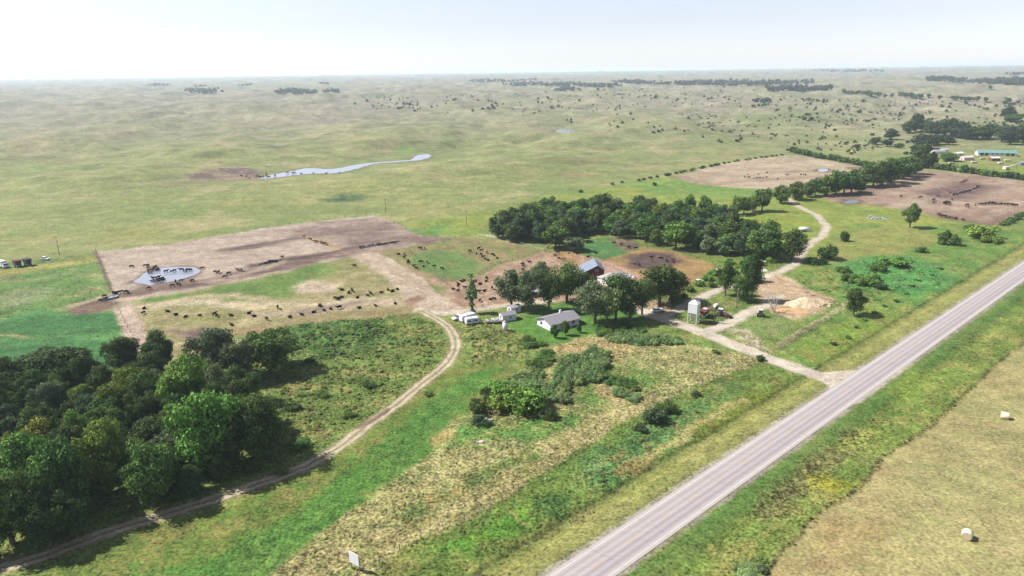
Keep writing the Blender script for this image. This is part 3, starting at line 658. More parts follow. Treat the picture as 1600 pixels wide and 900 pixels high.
# first dash sits where the photograph shows it
dash0 = float(G(931, 880) @ RD)
markings('centre_dashes', M_LINEY, [(0.0, dash0 - 1.3 + k * 10.06, dash0 + 1.3 + k * 10.06, .16) for k in range(-4, 90)])
strip('driveway', GP(DRIVE), 2.6, 0.03, M_GRAVEL, ragged=.25)
strip('farm_lane', GP(LANE), 1.7, 0.036, M_GRAVEL, ragged=.3)
strip('yard_lane', GP(LANE2), 2.1, 0.042, M_GRAVEL, ragged=.3)
strip('dirt_track', GP(TRACK), 1.8, 0.03, M_GRAVEL, ncross=15, ragged=.1, step=.5)

# water
m, n, b = new_mat('pond_water'); M_WATER = m; L = n.links.new
b.inputs['Base Color'].default_value = (0.20, 0.215, 0.255, 1); b.inputs['Roughness'].default_value = .12; b.inputs['IOR'].default_value = 1.33
b.inputs['Specular IOR Level'].default_value = .8
geo = n.nodes.new('ShaderNodeNewGeometry'); no = n.nodes.new('ShaderNodeTexNoise'); no.inputs['Scale'].default_value = 1.3; no.inputs['Detail'].default_value = 4
L(geo.outputs['Position'], no.inputs['Vector']); bp = n.nodes.new('ShaderNodeBump'); bp.inputs['Strength'].default_value = .12; bp.inputs['Distance'].default_value = .1
L(no.outputs[0], bp.inputs['Height']); L(bp.outputs[0], b.inputs['Normal'])
def water(name, P, jit, z=0.06):
    Q = []
    P2 = smooth_line(np.vstack([P, P[:1]]), 3.0)[:-1]
    n1 = fbm(P2[:, 0], P2[:, 1], 7, 3, 9.0); ctr = P2.mean(0)
    T = np.gradient(P2, axis=0); T /= np.linalg.norm(T, axis=1)[:, None] + 1e-9; N = np.stack([-T[:, 1], T[:, 0]], 1)
    P2 = P2 + N * (n1 * jit)[:, None]
    bm = bmesh.new(); vs = [bm.verts.new((x, y, z)) for x, y in P2]; f = bm.faces.new(vs); bmesh.ops.triangulate(bm, faces=[f])
    bmesh.ops.recalc_face_normals(bm, faces=bm.faces)
    if sum(f.normal.z for f in bm.faces) < 0: bmesh.ops.reverse_faces(bm, faces=bm.faces)
    me = bpy.data.meshes.new(name); bm.to_mesh(me); bm.free(); me.materials.append(M_WATER)
    link(name, me)['kind'] = 'structure'
water('pond', POND, 1.0); water('creek_water', CREEK, 2.5, .15); water('far_pond_water', PONDFAR, 2.0, .15)
water('lot_pond_water', POND2, .8, .08); water('puddle_water', POND3, .8, .08); water('meadow_pond_water', POND4, .8, .1)

# ------------------------------------------------------------------ plants: leaf-card crowns
def cards(centres, normals, size, rs_, aspect=1.0, bend=.25):
    """leafy sprays: each a folded quad pair"""
    n = len(centres)
    nn = normals / (np.linalg.norm(normals, axis=1)[:, None] + 1e-9)
    r = rs_.normal(size=(n, 3)); u = np.cross(nn, r); u /= np.linalg.norm(u, axis=1)[:, None] + 1e-9; v = np.cross(nn, u)
    sz = size if np.ndim(size) else np.full(n, size)
    a = u * (sz * .5)[:, None]; b = v * (sz * .5 * aspect)[:, None]; dn = nn * (sz * bend)[:, None]
    k1 = rs_.uniform(.6, 1.25, (n, 1)); k2 = rs_.uniform(.6, 1.25, (n, 1))
    V = np.stack([centres - a * k1 - dn * .5, centres - b * k2, centres + a * k2 - dn * .3, centres + b * k1], 1).reshape(-1, 3)
    F = np.arange(4 * n).reshape(n, 4)
    return V, F
def lobed(rs_, lobes, ncard, size, jitter=.75, shell=(.55, 1.05), up=.25):
    lobes = np.array(lobes, float)                   # x y z rx rz
    wts = lobes[:, 3] ** 2; wts /= wts.sum()
    idx = rs_.choice(len(lobes), ncard, p=wts)
    dirs = rs_.normal(size=(ncard, 3)); dirs[:, 2] += up; dirs /= np.linalg.norm(dirs, axis=1)[:, None]
    q = rs_.uniform(shell[0] ** 3, shell[1] ** 3, ncard) ** (1 / 3)
    lump = 1 + .22 * np.sin(dirs[:, 0] * 5 + idx * 1.7) * np.cos(dirs[:, 2] * 6 + idx)
    L_ = lobes[idx]; off = dirs * np.stack([L_[:, 3], L_[:, 3], L_[:, 4]], 1) * (q * lump)[:, None]
    c = L_[:, :3] + off
    nrm = dirs + rs_.normal(size=(ncard, 3)) * jitter * .6
    sz = size * rs_.uniform(.6, 1.35, ncard)
    V, F = cards(c, nrm, sz, rs_)
    lv = np.repeat(rs_.uniform(.55, 1.4, ncard), 4)
    return V, F, lv
def trunk_mesh(seed, H, lobes, r0, lean=.3, mat=None, nlimb=7):
    rr = random.Random(seed); m_ = MB(); 
    pts = [Vector((0, 0, -.3))]; n = 5; top = .62 * H
    for i in range(1, n + 1): pts.append(Vector((rr.uniform(-lean, lean) * i / n * 1.5, rr.uniform(-lean, lean) * i / n * 1.5, top * i / n)))
    rad = [r0 * (1.25 - .95 * i / n) for i in range(n + 1)]
    m_.tube(pts, rad, 7)
    for L_ in rr.sample(list(lobes), min(nlimb, len(lobes))):
        k = rr.randint(2, n - 1); s_ = pts[k]; e = Vector(L_[:3]); mid = s_.lerp(e, .5) + Vector((0, 0, -.12 * H * rr.random()))
        m_.tube([s_, mid, e], [rad[k] * .6, rad[k] * .4, rad[k] * .12], 5)
    return m_.mesh('trunk', mat or M_BARK)
def broadleaf(seed, ncard, size, H=10.0, W=9.0, low=.13, nl=22, shape='round'):
    rs_ = np.random.RandomState(seed); lobes = []
    for i in range(nl):
        for _ in range(50):
            p = rs_.uniform(-1, 1, 3)
            if .35 < np.linalg.norm(p) < 1.0: break
        z = low * H + (p[2] * .5 + .5) * (1 - low) * H * .86
        env = 1.0
        if shape == 'vase': env = .65 + .5 * (z / H)
        if shape == 'oval': env = .8
        rad = rs_.uniform(.09, .215) * W * (1 if shape != 'oval' else .9)
        lobes.append((p[0] * W * .41 * env, p[1] * W * .41 * env, z, rad, rad * rs_.uniform(.6, .95)))
    lobes.append((0, 0, H * .58, W * .25, W * .22)); lobes.append((W * .1, -W * .08, H * .38, W * .22, W * .18))
    V, F, lv = lobed(rs_, lobes, ncard, size)
    V[:, 2] = np.maximum(V[:, 2], .03 * H)
    V[:, 2] *= H / V[:, 2].max()
    return np_mesh('crown', V, F, M_LEAF, False, {'leafv': ('FLOAT', lv)}), trunk_mesh(seed, H, lobes, .030 * H)
def shrub(seed, ncard, size, H=2.0, W=3.0, spiky=False):
    rs_ = np.random.RandomState(seed); lobes = []
    for i in range(16):
        a_ = rs_.uniform(0, 6.28); q = rs_.uniform(0, .40) * W
        rad = rs_.uniform(.11, .24) * W
        lobes.append((math.cos(a_) * q, math.sin(a_) * q, H * rs_.uniform(.15, .66) * (1 - .5 * q / W), rad, H * rs_.uniform(.2, .38)))
    V, F, lv = lobed(rs_, lobes, ncard, size, up=.5)
    V[:, 2] = np.maximum(V[:, 2], .0); V[:, 2] *= H / V[:, 2].max()
    if spiky:
        k = rs_.uniform(0, 1, len(V) // 4) > .75; kk = np.repeat(k, 4); V[kk, 2] *= 1.25
    return np_mesh('foliage', V, F, M_LEAF, False, {'leafv': ('FLOAT', lv)})
def cedar(seed, ncard, size, H=4.0, W=3.2):
    rs_ = np.random.RandomState(seed); t = rs_.uniform(0, 1, ncard) ** .8; a_ = rs_.uniform(0, 6.283, ncard)
    prof = np.minimum(1, (1 - t) * 1.55) * np.minimum(1, t * 6 + .5) * (1 + .18 * np.sin(a_ * 3 + seed) * np.cos(t * 9))
    q = prof * W / 2 * np.sqrt(rs_.uniform(.35, 1, ncard))
    c = np.stack([np.cos(a_) * q, np.sin(a_) * q, t * H], 1)
    nrm = np.stack([np.cos(a_), np.sin(a_), np.full(ncard, .5)], 1) + rs_.normal(size=(ncard, 3)) * .45
    V, F = cards(c, nrm, size * rs_.uniform(.6, 1.3, ncard), rs_); V[:, 2] = np.maximum(V[:, 2], 0)
    lv = np.repeat(rs_.uniform(.75, 1.25, ncard), 4)
    return np_mesh('foliage', V, F, M_LEAF, False, {'leafv': ('FLOAT', lv)})
def dead_mesh(seed, H, spread=.5, mat=None):
    rr = random.Random(seed); m_ = MB()
    def br(p, d, l, r, k):
        mid = p + d * l * .55 + Vector([rr.uniform(-.08, .08) * l for _ in range(3)]); e = p + d * l
        m_.tube([p, mid, e], [r, r * .8, r * .55], 6 if k > 1 else 4)
        if k == 0: return
        for i in range(rr.randint(2, 3)):
            nd = (d + Vector((rr.uniform(-1, 1), rr.uniform(-1, 1), rr.uniform(-.2, .7))) * spread * 1.4).normalized()
            br(e if i < 2 else mid, nd, l * rr.uniform(.55, .8), r * .55, k - 1)
    for i in range(3):
        br(Vector((rr.uniform(-.2, .2), rr.uniform(-.2, .2), -.2)), Vector((rr.uniform(-.4, .4), rr.uniform(-.4, .4), 1)).normalized(), H * .38, H * .022, 4)
    return m_.mesh('branches', mat or M_DEAD)

NEARB = [broadleaf(100 + i, 13000, .33, shape=s_, nl=n_) for i, (s_, n_) in enumerate((('round', 44), ('vase', 38), ('oval', 36), ('round', 34), ('vase', 50), ('round', 56)))]
MIDB = [broadleaf(200 + i, 4500, .52, shape=s_, nl=36) for i, s_ in enumerate(('round', 'vase', 'oval', 'round'))]
FARB = [broadleaf(300 + i, 520, 1.3, nl=12) for i in range(3)]
YARDB = [broadleaf(250 + i, 6500, .36, low=.20, shape=s_, nl=34) for i, s_ in enumerate(('vase', 'round', 'vase', 'oval'))]
POPLAR = broadleaf(400, 2000, .30, H=10, W=3.4, low=.02, nl=34, shape='oval')
SHRUBN = [shrub(500 + i, 2200, .19) for i in range(5)]
SHRUBR = [shrub(520 + i, 2200, .20, spiky=True) for i in range(2)]
SHRUBM = [shrub(540 + i, 260, .60) for i in range(3)]
CEDM = [cedar(600 + i, 240, .75) for i in range(3)]
CEDF = [cedar(620 + i, 70, 1.3) for i in range(3)]
for me_ in (SHRUBM + CEDM + CEDF + SHRUBN + SHRUBR): pass

# foliage base colours (linear)
FC = {'dark': (.036, .062, .017), 'mid': (.052, .094, .022), 'bright': (.080, .142, .026), 'yell': (.095, .125, .022), 'grey': (.068, .096, .044), 'blue': (.040, .068, .030), 'cedar': (.030, .046, .022), 'pale': (.105, .160, .058), 'lime': (.088, .150, .024)}
def fcol(o, key, j=.12):
    c_ = FC[key]; k = 1.45 * (1 + rnd.uniform(-j, j)); o.color = (c_[0] * k * (1 + rnd.uniform(-.07, .07)), c_[1] * k, c_[2] * k, 1)
def tree(px, py, hpx, wpx, kind='near', col='mid', label='', group=None, name='broadleaf_tree', proto=None, pos=None, size=None):
    """px,py = foot of the tree in the photo; hpx,wpx = its size there"""
    p = at(px, py) if pos is None else Vector(pos); mp_ = m_per_px(p)
    dist = math.hypot(p.x, p.y); cosv = dist / math.hypot(dist, CAM_H)
    if size: h_, w_ = size
    else: h_, w_ = hpx * mp_ / cosv, wpx * mp_
    lib = {'near': NEARB, 'mid': MIDB, 'far': FARB, 'yard': YARDB}[kind]
    cm, tm = proto or lib[rnd.randrange(len(lib))]
    root = empty(name, p, rnd.uniform(0, 6.28))
    bw = 3.4 if cm is POPLAR[0] else 9.0
    root.scale = (w_ / bw, w_ / bw, h_ / 10.0)
    tagp(root, label, 'tree', group)
    link('trunk', tm, root); c_ = link('crown', cm, root); fcol(c_, col)
    return root
def bush(px, py, hpx, wpx, lib, col, label, group=None, name='shrub', cat='shrub', pos=None, size=None):
    p = at(px, py) if pos is None else Vector(pos); mp_ = m_per_px(p)
    me_ = lib[rnd.randrange(len(lib))]; bh, bw = (4.0, 3.2) if lib in (CEDM, CEDF) else (2.0, 3.0)
    h_, w_ = size if size else (hpx * mp_, wpx * mp_)
    o = link(name, me_, None, p); o.rotation_euler = (0, 0, rnd.uniform(0, 6.28)); o.scale = (w_ / bw, w_ / bw, h_ / bh)
    fcol(o, col, .18); tagp(o, label, cat, group); return o
def scatter_px(poly, n, mind, seed=0):
    """points on the ground inside a region outlined on the photograph, at least mind metres apart"""
    P = GP(poly); rs_ = np.random.RandomState(seed); out = []
    x0, y0 = P.min(0); x1, y1 = P.max(0); tries = 0
    while len(out) < n and tries < n * 60:
        tries += 1; q = rs_.uniform((x0, y0), (x1, y1))
        if not inside(np.array([q[0]]), np.array([q[1]]), P)[0]: continue
        if all((q[0] - a_[0]) ** 2 + (q[1] - a_[1]) ** 2 > mind * mind for a_ in out): out.append(q)
    return out
exec_parts = True

# ================================================================== TREES
# -- big grove, lower left: individually placed trees first
GROUP_G = 'trees of the lower left grove'
tree(254, 582, 76, 66, 'near', 'dark', 'tall dark tree at the grove back edge beside the pale cattle path', GROUP_G, size=(14, 11))
tree(196, 584, 52, 50, 'near', 'dark', 'smaller dark tree just left of the tallest tree at the grove back edge', GROUP_G)
tree(96, 600, 52, 92, 'near', 'dark', 'wide flat-topped tree leaning over the green field edge at the grove back', GROUP_G, proto=NEARB[1])
tree(424, 580, 58, 84, 'near', 'mid', 'round tree standing alone right of the lower left grove with its shadow on the weeds', GROUP_G, proto=NEARB[0])
tree(338, 590, 72, 74, 'near', 'grey', 'grey-green willow-like tree at the back right of the lower left grove', GROUP_G)
tree(375, 598, 60, 44, 'near', 'grey', 'thin grey-green tree between the willow-like tree and the round lone tree', GROUP_G)
tree(332, 735, 108, 104, 'near', 'bright', 'large light green tree at the front of the lower left grove', GROUP_G, proto=NEARB[4])
tree(292, 655, 88, 70, 'near', 'bright', 'yellow-green crown in the middle back of the lower left grove', GROUP_G)
tree(405, 720, 92, 76, 'near', 'dark', 'dark tree at the right front corner of the lower left grove above the track', GROUP_G)
tree(382, 660, 62, 56, 'near', 'dark', 'low dark tree behind the large light green tree of the grove', GROUP_G)
tree(172, 770, 96, 72, 'near', 'bright', 'light green tree with a visible trunk above the sunny clearing of the grove', GROUP_G)
tree(240, 790, 84, 80, 'near', 'mid', 'dark round tree throwing its shadow over the dirt track right of the sunny clearing', GROUP_G)
tree(52, 800, 92, 78, 'near', 'bright', 'bright green tree with a tall lit crown at the lower left corner grove', GROUP_G)
tree(108, 810, 100, 74, 'near', 'mid', 'mid green tree in the grove left of the sunny clearing', GROUP_G)
tree(20, 850, 100, 82, 'near', 'mid', 'mid green tree at the left frame edge just above the dirt track', GROUP_G)
tree(120, 838, 60, 50, 'near', 'dark', 'small dark tree shading the dirt track at the lower left', GROUP_G)
tree(78, 852, 70, 64, 'near', 'dark', 'dark tree shading the dirt track near the lower left corner', GROUP_G)
used = [GP([(x, y)])[0] for x, y in ((254, 582), (196, 584), (96, 600), (424, 580), (338, 590), (375, 598), (332, 735), (292, 655), (405, 720), (382, 660), (172, 770), (240, 790), (52, 800), (108, 810), (20, 850), (120, 838), (78, 852))]
polyG = [(-120, 640), (0, 612), (60, 612), (150, 606), (230, 600), (300, 600), (360, 615), (400, 640), (428, 690), (420, 735), (380, 752), (330, 765), (285, 780), (225, 772), (160, 760), (140, 800), (150, 822), (100, 838), (40, 860), (-80, 890)]
zones = (('back rows', 660), ('middle rows', 740), ('front rows', 2000))
cl = ['dark', 'mid', 'dark', 'bright', 'grey', 'mid', 'dark', 'blue', 'mid', 'yell', 'dark']
def to_px(p):
    d = Vector((p[0], p[1], (p[2] if len(p) > 2 else 0) - CAM_H)); z = d.dot(_f); return 800 + FPX * d.dot(CR) / z, 450 - FPX * d.dot(CU) / z
CN = {'dark': 'dark green', 'mid': 'mid green', 'bright': 'bright green', 'grey': 'grey-green', 'blue': 'bluish green', 'yell': 'yellowish green', 'pale': 'pale green', 'cedar': 'blackish green', 'lime': 'lime green'}
for q in scatter_px(polyG, 105, 5.8, 3):
    if min(np.hypot(*(q - u)) for u in used) < 4.2: continue
    k = rnd.choice(cl); py = to_px((q[0], q[1]))[1]
    zn = [z for z, lim in zones if py < lim][0]
    hh = rnd.uniform(7, 12.5)
    ww = hh * rnd.uniform(.66, .98); px_ = to_px((q[0], q[1]))[0]; sd = 'left' if px_ < 130 else ('central' if px_ < 270 else 'right')
    szw = ('tall ' if hh > 11 else 'low ' if hh < 8.5 else '') + ('broad ' if ww > hh * .93 else 'narrow ' if ww < hh * .8 else '')
    tree(0, 0, 0, 0, 'near', k, f'{szw}{CN[k]} tree in {sd} {zn} of the big grove', GROUP_G, pos=(q[0], q[1], 0), size=(hh, ww))
for q in scatter_px(polyG, 60, 5.0, 33):
    bush(0, 0, 0, 0, SHRUBN, rnd.choice(['dark', 'mid', 'blue', 'grey']), 'leafy undergrowth bush under the trees of the lower left grove', 'undergrowth of the lower left grove', pos=(q[0], q[1], 0), size=(rnd.uniform(1.5, 3), rnd.uniform(2.5, 4.5)))
# bushes on the fringe of the grove and in the weeds by the track
for x, y, h_, w_, l_ in ((455, 640, 10, 30, 'low leafy bush at the right edge of the grove beside the grey dead bush'), (470, 700, 12, 34, 'green bush touching the front right of the lower left grove'), (440, 738, 10, 24, 'bush between the lower left grove and the dirt track bend'), (505, 618, 8, 26, 'low wide bush in the weeds right of the round lone tree'), (575, 605, 8, 24, 'low wide bush in the middle of the weeds left of the curved track'), (545, 650, 8, 24, 'low bush in the weeds close to the curved track'), (668, 618, 6, 18, 'small bush on the outer side of the curved track'), (482, 566, 6, 18, 'tiny bush in the shadow tip of the round lone tree')):
    bush(x, y, h_, w_, SHRUBN, rnd.choice(['mid', 'dark', 'mid']), l_)
# dead trees
def dead(px, py, h_, seed, label, mat=None, lean=0):
    root = empty('dead_tree', at(px, py)); tagp(root, label, 'dead tree'); me_ = dead_mesh(seed, h_, mat=mat); link('branches', me_, root); root.rotation_euler = (0, lean, 0)
dead(375, 625, 7, 3, 'bleached bare snag inside the right side of the lower left grove')
dead(128, 795, 6, 5, 'bare brown dead sapling beside the sunny clearing of the grove', M_BARK)
dead(437, 690, 4, 15, 'small grey dead bush at the right front of the lower left grove')
dead(1210, 489, 9, 9, 'bare forked dead tree on the grass left of the sand heap', M_DEAD)
dead(853, 388, 12, 12, 'white bare dead tree leaning in front of the left end of the long grove', M_DEAD, .5)
dead(1122, 336, 5, 21, 'small dark dead stump standing alone in the yellow-green pasture', M_BARK)

# -- long grove behind the farm
GROUP_B = 'trees of the long farm grove'
BK = [(786, 372, 44, 44, 'dark', 'rounded dark tree at the left tip of the long farm grove'), (812, 376, 44, 36, 'blue', 'bluish dark tree second from the left tip of the long grove'),
      (835, 372, 46, 40, 'dark', 'dark tree third from the left tip of the long grove'), (868, 388, 38, 50, 'mid', 'low spreading tree in front of the long grove beside the white dead tree'),
      (895, 392, 24, 40, 'grey', 'low rounded tree in front of the long grove at the corner of the pens'), (940, 345, 44, 44, 'dark', 'tallest dark crown rising from the back of the long grove'),
      (1077, 335, 30, 24, 'bright', 'light green tree poking up behind the middle of the long grove'), (1100, 345, 38, 34, 'mid', 'flat-topped tree behind the right half of the long grove'),
      (1060, 338, 26, 24, 'mid', 'small green tree behind the middle of the long grove'), (1200, 405, 44, 44, 'mid', 'mid green tree at the right end of the long grove'), (1175, 402, 40, 40, 'bright', 'lighter tree near the right end of the long grove'),
      (1055, 390, 46, 44, 'bright', 'bright green tree in front of the middle of the long grove'), (1128, 398, 30, 30, 'pale', 'pale willow-like bush tree in front of the right half of the long grove'), (1105, 396, 28, 30, 'grey', 'grey-green tree in front of the right half of the long grove')]
usedb = []
for x, y, h_, w_, c_, l_ in BK: tree(x, y, h_, w_, 'mid', c_, l_, GROUP_B); usedb.append(GP([(x, y)])[0])
polyB = [(772, 368), (800, 352), (850, 340), (900, 335), (960, 335), (1020, 338), (1060, 345), (1120, 352), (1160, 370), (1205, 385), (1212, 402), (1160, 402), (1110, 397), (1050, 390), (1000, 378), (950, 368), (910, 368), (880, 380), (830, 380), (790, 378)]
for q in scatter_px(polyB, 170, 7.2, 4):
    if min(np.hypot(*(q - u)) for u in usedb) < 4.0: continue
    k = rnd.choice(['dark', 'dark', 'mid', 'mid', 'grey', 'blue', 'mid', 'bright']); px_ = to_px((q[0], q[1]))[0]
    zn = 'left third' if px_ < 920 else ('middle' if px_ < 1070 else 'right third')
    hh = rnd.uniform(8.5, 14)
    ww = hh * rnd.uniform(.85, 1.15); szw = ('tall ' if hh > 12.3 else 'low ' if hh < 10 else '') + ('broad ' if ww > hh * 1.05 else 'narrow ' if ww < hh * .93 else '')
    tree(0, 0, 0, 0, 'mid', k, f'{szw}{CN[k]} tree in {zn} of the long farm grove', GROUP_B, pos=(q[0], q[1], 0), size=(hh, ww))

# -- farmyard trees
for x, y, h_, w_, c_, l_ in (
    (738, 490, 60, 18, 'pale', 'slim pale poplar standing alone beside the parked camping trailers'),
    (799, 482, 52, 44, 'grey', 'leftmost broad farmyard tree with an open crown beside the grey shed'),
    (826, 487, 56, 38, 'grey', 'second farmyard tree from the left behind the white bungalow'),
    (848, 455, 42, 30, 'grey', 'farmyard tree farthest back, near the pens left of the red barn'),
    (858, 486, 52, 34, 'dark', 'dark farmyard tree directly behind the white bungalow'),
    (886, 472, 56, 48, 'mid', 'broad green farmyard tree in front of the red barn'),
    (912, 470, 40, 30, 'mid', 'green tree between the red barn and the white bungalow'),
    (930, 505, 60, 52, 'grey', 'large grey-green tree right of the white bungalow'),
    (948, 508, 50, 36, 'pale', 'pale green tree between the two large trees right of the bungalow'),
    (962, 500, 62, 44, 'mid', 'tall tree in front of the white garage'),
    (985, 502, 56, 44, 'dark', 'tree right of the garage with several stems beside the drive'),
    (1003, 492, 50, 36, 'mid', 'tree between the garage and the big dark round tree'),
    (1030, 478, 54, 60, 'dark', 'big dark round tree at the bend of the drive'),
    (1048, 472, 44, 40, 'dark', 'right part tree of the big dark pair shading the drive'),
    (1133, 462, 44, 30, 'mid', 'thin-trunked tree beside the upper lane above the machinery'),
    (1155, 470, 32, 34, 'mid', 'low bushy tree left of the dark tree by the sandy turning place'),
    (1174, 470, 62, 28, 'dark', 'tall dark tree at the left edge of the sandy turning place'),
    (1166, 440, 34, 24, 'mid', 'green tree behind the tall dark tree by the turning place'),
    (1236, 408, 48, 40, 'dark', 'dark broad tree at the left side of the lane below the white tank trailer'),
    (1333, 492, 38, 34, 'dark', 'single dark tree at the right of the sand heap near the field edge'),
    (1421, 356, 34, 24, 'mid', 'lone slender tree in front of the brown upper right lot')):
    pr = POPLAR if 'poplar' in l_ else None
    k_ = 1.0 if (pr or x > 1200) else 1.16
    tree(x, y, h_ * k_, w_ * (1.3 if pr else 1.27 if x < 1060 else 1.12), 'yard', c_, l_, 'trees around the farmyard', proto=pr)
# mid-right groups along the lane
for x, y, h_, w_, c_, k_ in ((1150, 336, 32, 24, 'bright', 0), (1162, 334, 28, 22, 'mid', 0), (1176, 331, 28, 22, 'bright', 0), (1190, 330, 38, 28, 'mid', 0),
    (1220, 318, 30, 26, 'mid', 1), (1243, 312, 30, 30, 'mid', 1), (1262, 308, 24, 20, 'mid', 1), (1273, 306, 28, 24, 'mid', 1), (1290, 306, 32, 30, 'bright', 1), (1305, 304, 38, 32, 'mid', 1), (1318, 303, 38, 32, 'mid', 1), (1330, 302, 28, 26, 'dark', 1), (1342, 300, 16, 22, 'dark', 1),
    (1350, 292, 34, 32, 'mid', 2), (1364, 292, 34, 34, 'mid', 2), (1378, 290, 38, 34, 'dark', 2), (1392, 286, 38, 34, 'mid', 2), (1406, 280, 34, 30, 'mid', 2), (1418, 276, 30, 30, 'mid', 2), (1428, 272, 26, 24, 'dark', 2)):
    g_ = ('small cluster of trees in the yellow-green pasture', 'tree row along the rising lane', 'tree row between the bare lots')[k_]
    tree(x, y, h_ * .92, w_ * 1.05, 'mid', c_, f'{CN[c_]} tree in the ' + g_, g_)
tree(1440, 262, 34, 28, 'mid', 'dark', 'tall tree with a forked trunk right above the hedge corner at the upper right')
tree(1455, 262, 22, 14, 'mid', 'mid', 'slim tree just right of the forked tree above the hedge corner')
for x, y, h_, w_, c_ in ((1392, 218, 18, 23, 'cedar'), (1430, 206, 30, 20, 'cedar'), (1420, 208, 20, 18, 'dark'), (1440, 206, 22, 22, 'blue'), (1452, 208, 20, 20, 'blue'), (1462, 212, 22, 22, 'cedar'), (1475, 212, 26, 24, 'blue'), (1486, 214, 30, 26, 'cedar'), (1500, 216, 26, 28, 'cedar'), (1514, 218, 20, 24, 'cedar'), (1526, 218, 22, 26, 'dark'), (1546, 218, 24, 16, 'cedar'), (1535, 216, 20, 20, 'dark'),
    (1565, 222, 26, 22, 'blue'), (1578, 226, 28, 24, 'cedar'), (1590, 222, 26, 22, 'dark'), (1604, 224, 30, 26, 'cedar'), (1440, 232, 24, 28, 'cedar'), (1450, 228, 18, 20, 'cedar'), (1463, 226, 16, 22, 'cedar'), (1482, 226, 13, 20, 'cedar'), (1434, 246, 22, 26, 'cedar'), (1366, 226, 12, 16, 'cedar'), (1386, 229, 12, 16, 'cedar'), (1404, 231, 8, 14, 'mid'), (1482, 252, 14, 24, 'mid'), (1574, 184, 18, 16, 'cedar'), (1584, 190, 12, 22, 'mid'), (1338, 232, 7, 10, 'cedar'), (1415, 242, 6, 8, 'mid')):
    tree(x, y, h_ * .82, w_ * 1.08, 'mid', c_, f'{CN[c_]} tree of the loose wood near the green-roofed shed', 'wood beyond the hedge at the upper right')
# bushes right of the farm
for x, y, h_, w_, c_, l_ in ((1320, 377, 15, 14, 'dark', 'small round dark bush alone in the meadow right of the lane'), (1296, 405, 22, 32, 'dark', 'big dark rounded bush on the right side of the lane bend'), (1275, 412, 10, 30, 'dark', 'low dark bush at the foot of the big rounded bush by the lane'),
    (1480, 382, 20, 28, 'mid', 'green bush in the meadow below the brown upper right lot'), (1535, 372, 18, 44, 'bright', 'large bright green bush near the right corner of the brown lot'), (1520, 362, 10, 26, 'mid', 'flat green bush just behind the large bright bush'), (1545, 378, 8, 30, 'bright', 'low bright bush in front of the large bright bush'),
    (1440, 394, 8, 18, 'mid', 'small bush left of the meadow bush below the brown lot'), (1395, 415, 14, 44, 'bright', 'long bright green thicket in the middle of the right meadow'), (1372, 424, 10, 24, 'mid', 'bush at the left end of the long bright thicket'), (1355, 445, 16, 34, 'bright', 'bright shrub thicket above the lone dark meadow tree'), (1330, 440, 12, 28, 'mid', 'green thicket left of the bright shrub in the right meadow'), (1318, 425, 8, 26, 'mid', 'low green bush above the left meadow thicket'), (1375, 452, 10, 20, 'dark', 'dark little bush right of the lone meadow tree'), (1366, 440, 12, 22, 'mid', 'bush joining the two meadow thickets'),
    (1022, 660, 22, 44, 'blue', 'dark bush on the old fence line above the highway'), (1042, 645, 18, 34, 'mid', 'green bush right of the dark one on the old fence line'), (1086, 618, 8, 18, 'blue', 'little bush on the old fence line near the drive'), (1000, 672, 10, 24, 'blue', 'low bush left of the dark one on the old fence line'), (1117, 552, 6, 14, 'mid', 'small bush in the dry meadow below the drive'), (1188, 563, 9, 16, 'dark', 'dark bush beside the drive where it leaves the farm'),
    (1168, 897, 7, 40, 'pale', 'grey-green bush at the bottom edge right of the highway'), (1192, 893, 8, 18, 'grey', 'low bush at the corner of the hay field at the bottom edge'),
    (908, 301, 5, 8, 'mid', 'left small bush in the green pasture behind the long grove'), (957, 289, 5, 7, 'mid', 'middle small bush in the green pasture behind the long grove'), (972, 286, 4, 5, 'mid', 'right small bush in the green pasture behind the long grove'), (1022, 290, 6, 8, 'mid', 'small leaning bush below the hedge of the upper right lot')):
    bush(x, y, h_, w_, SHRUBN, c_, l_)
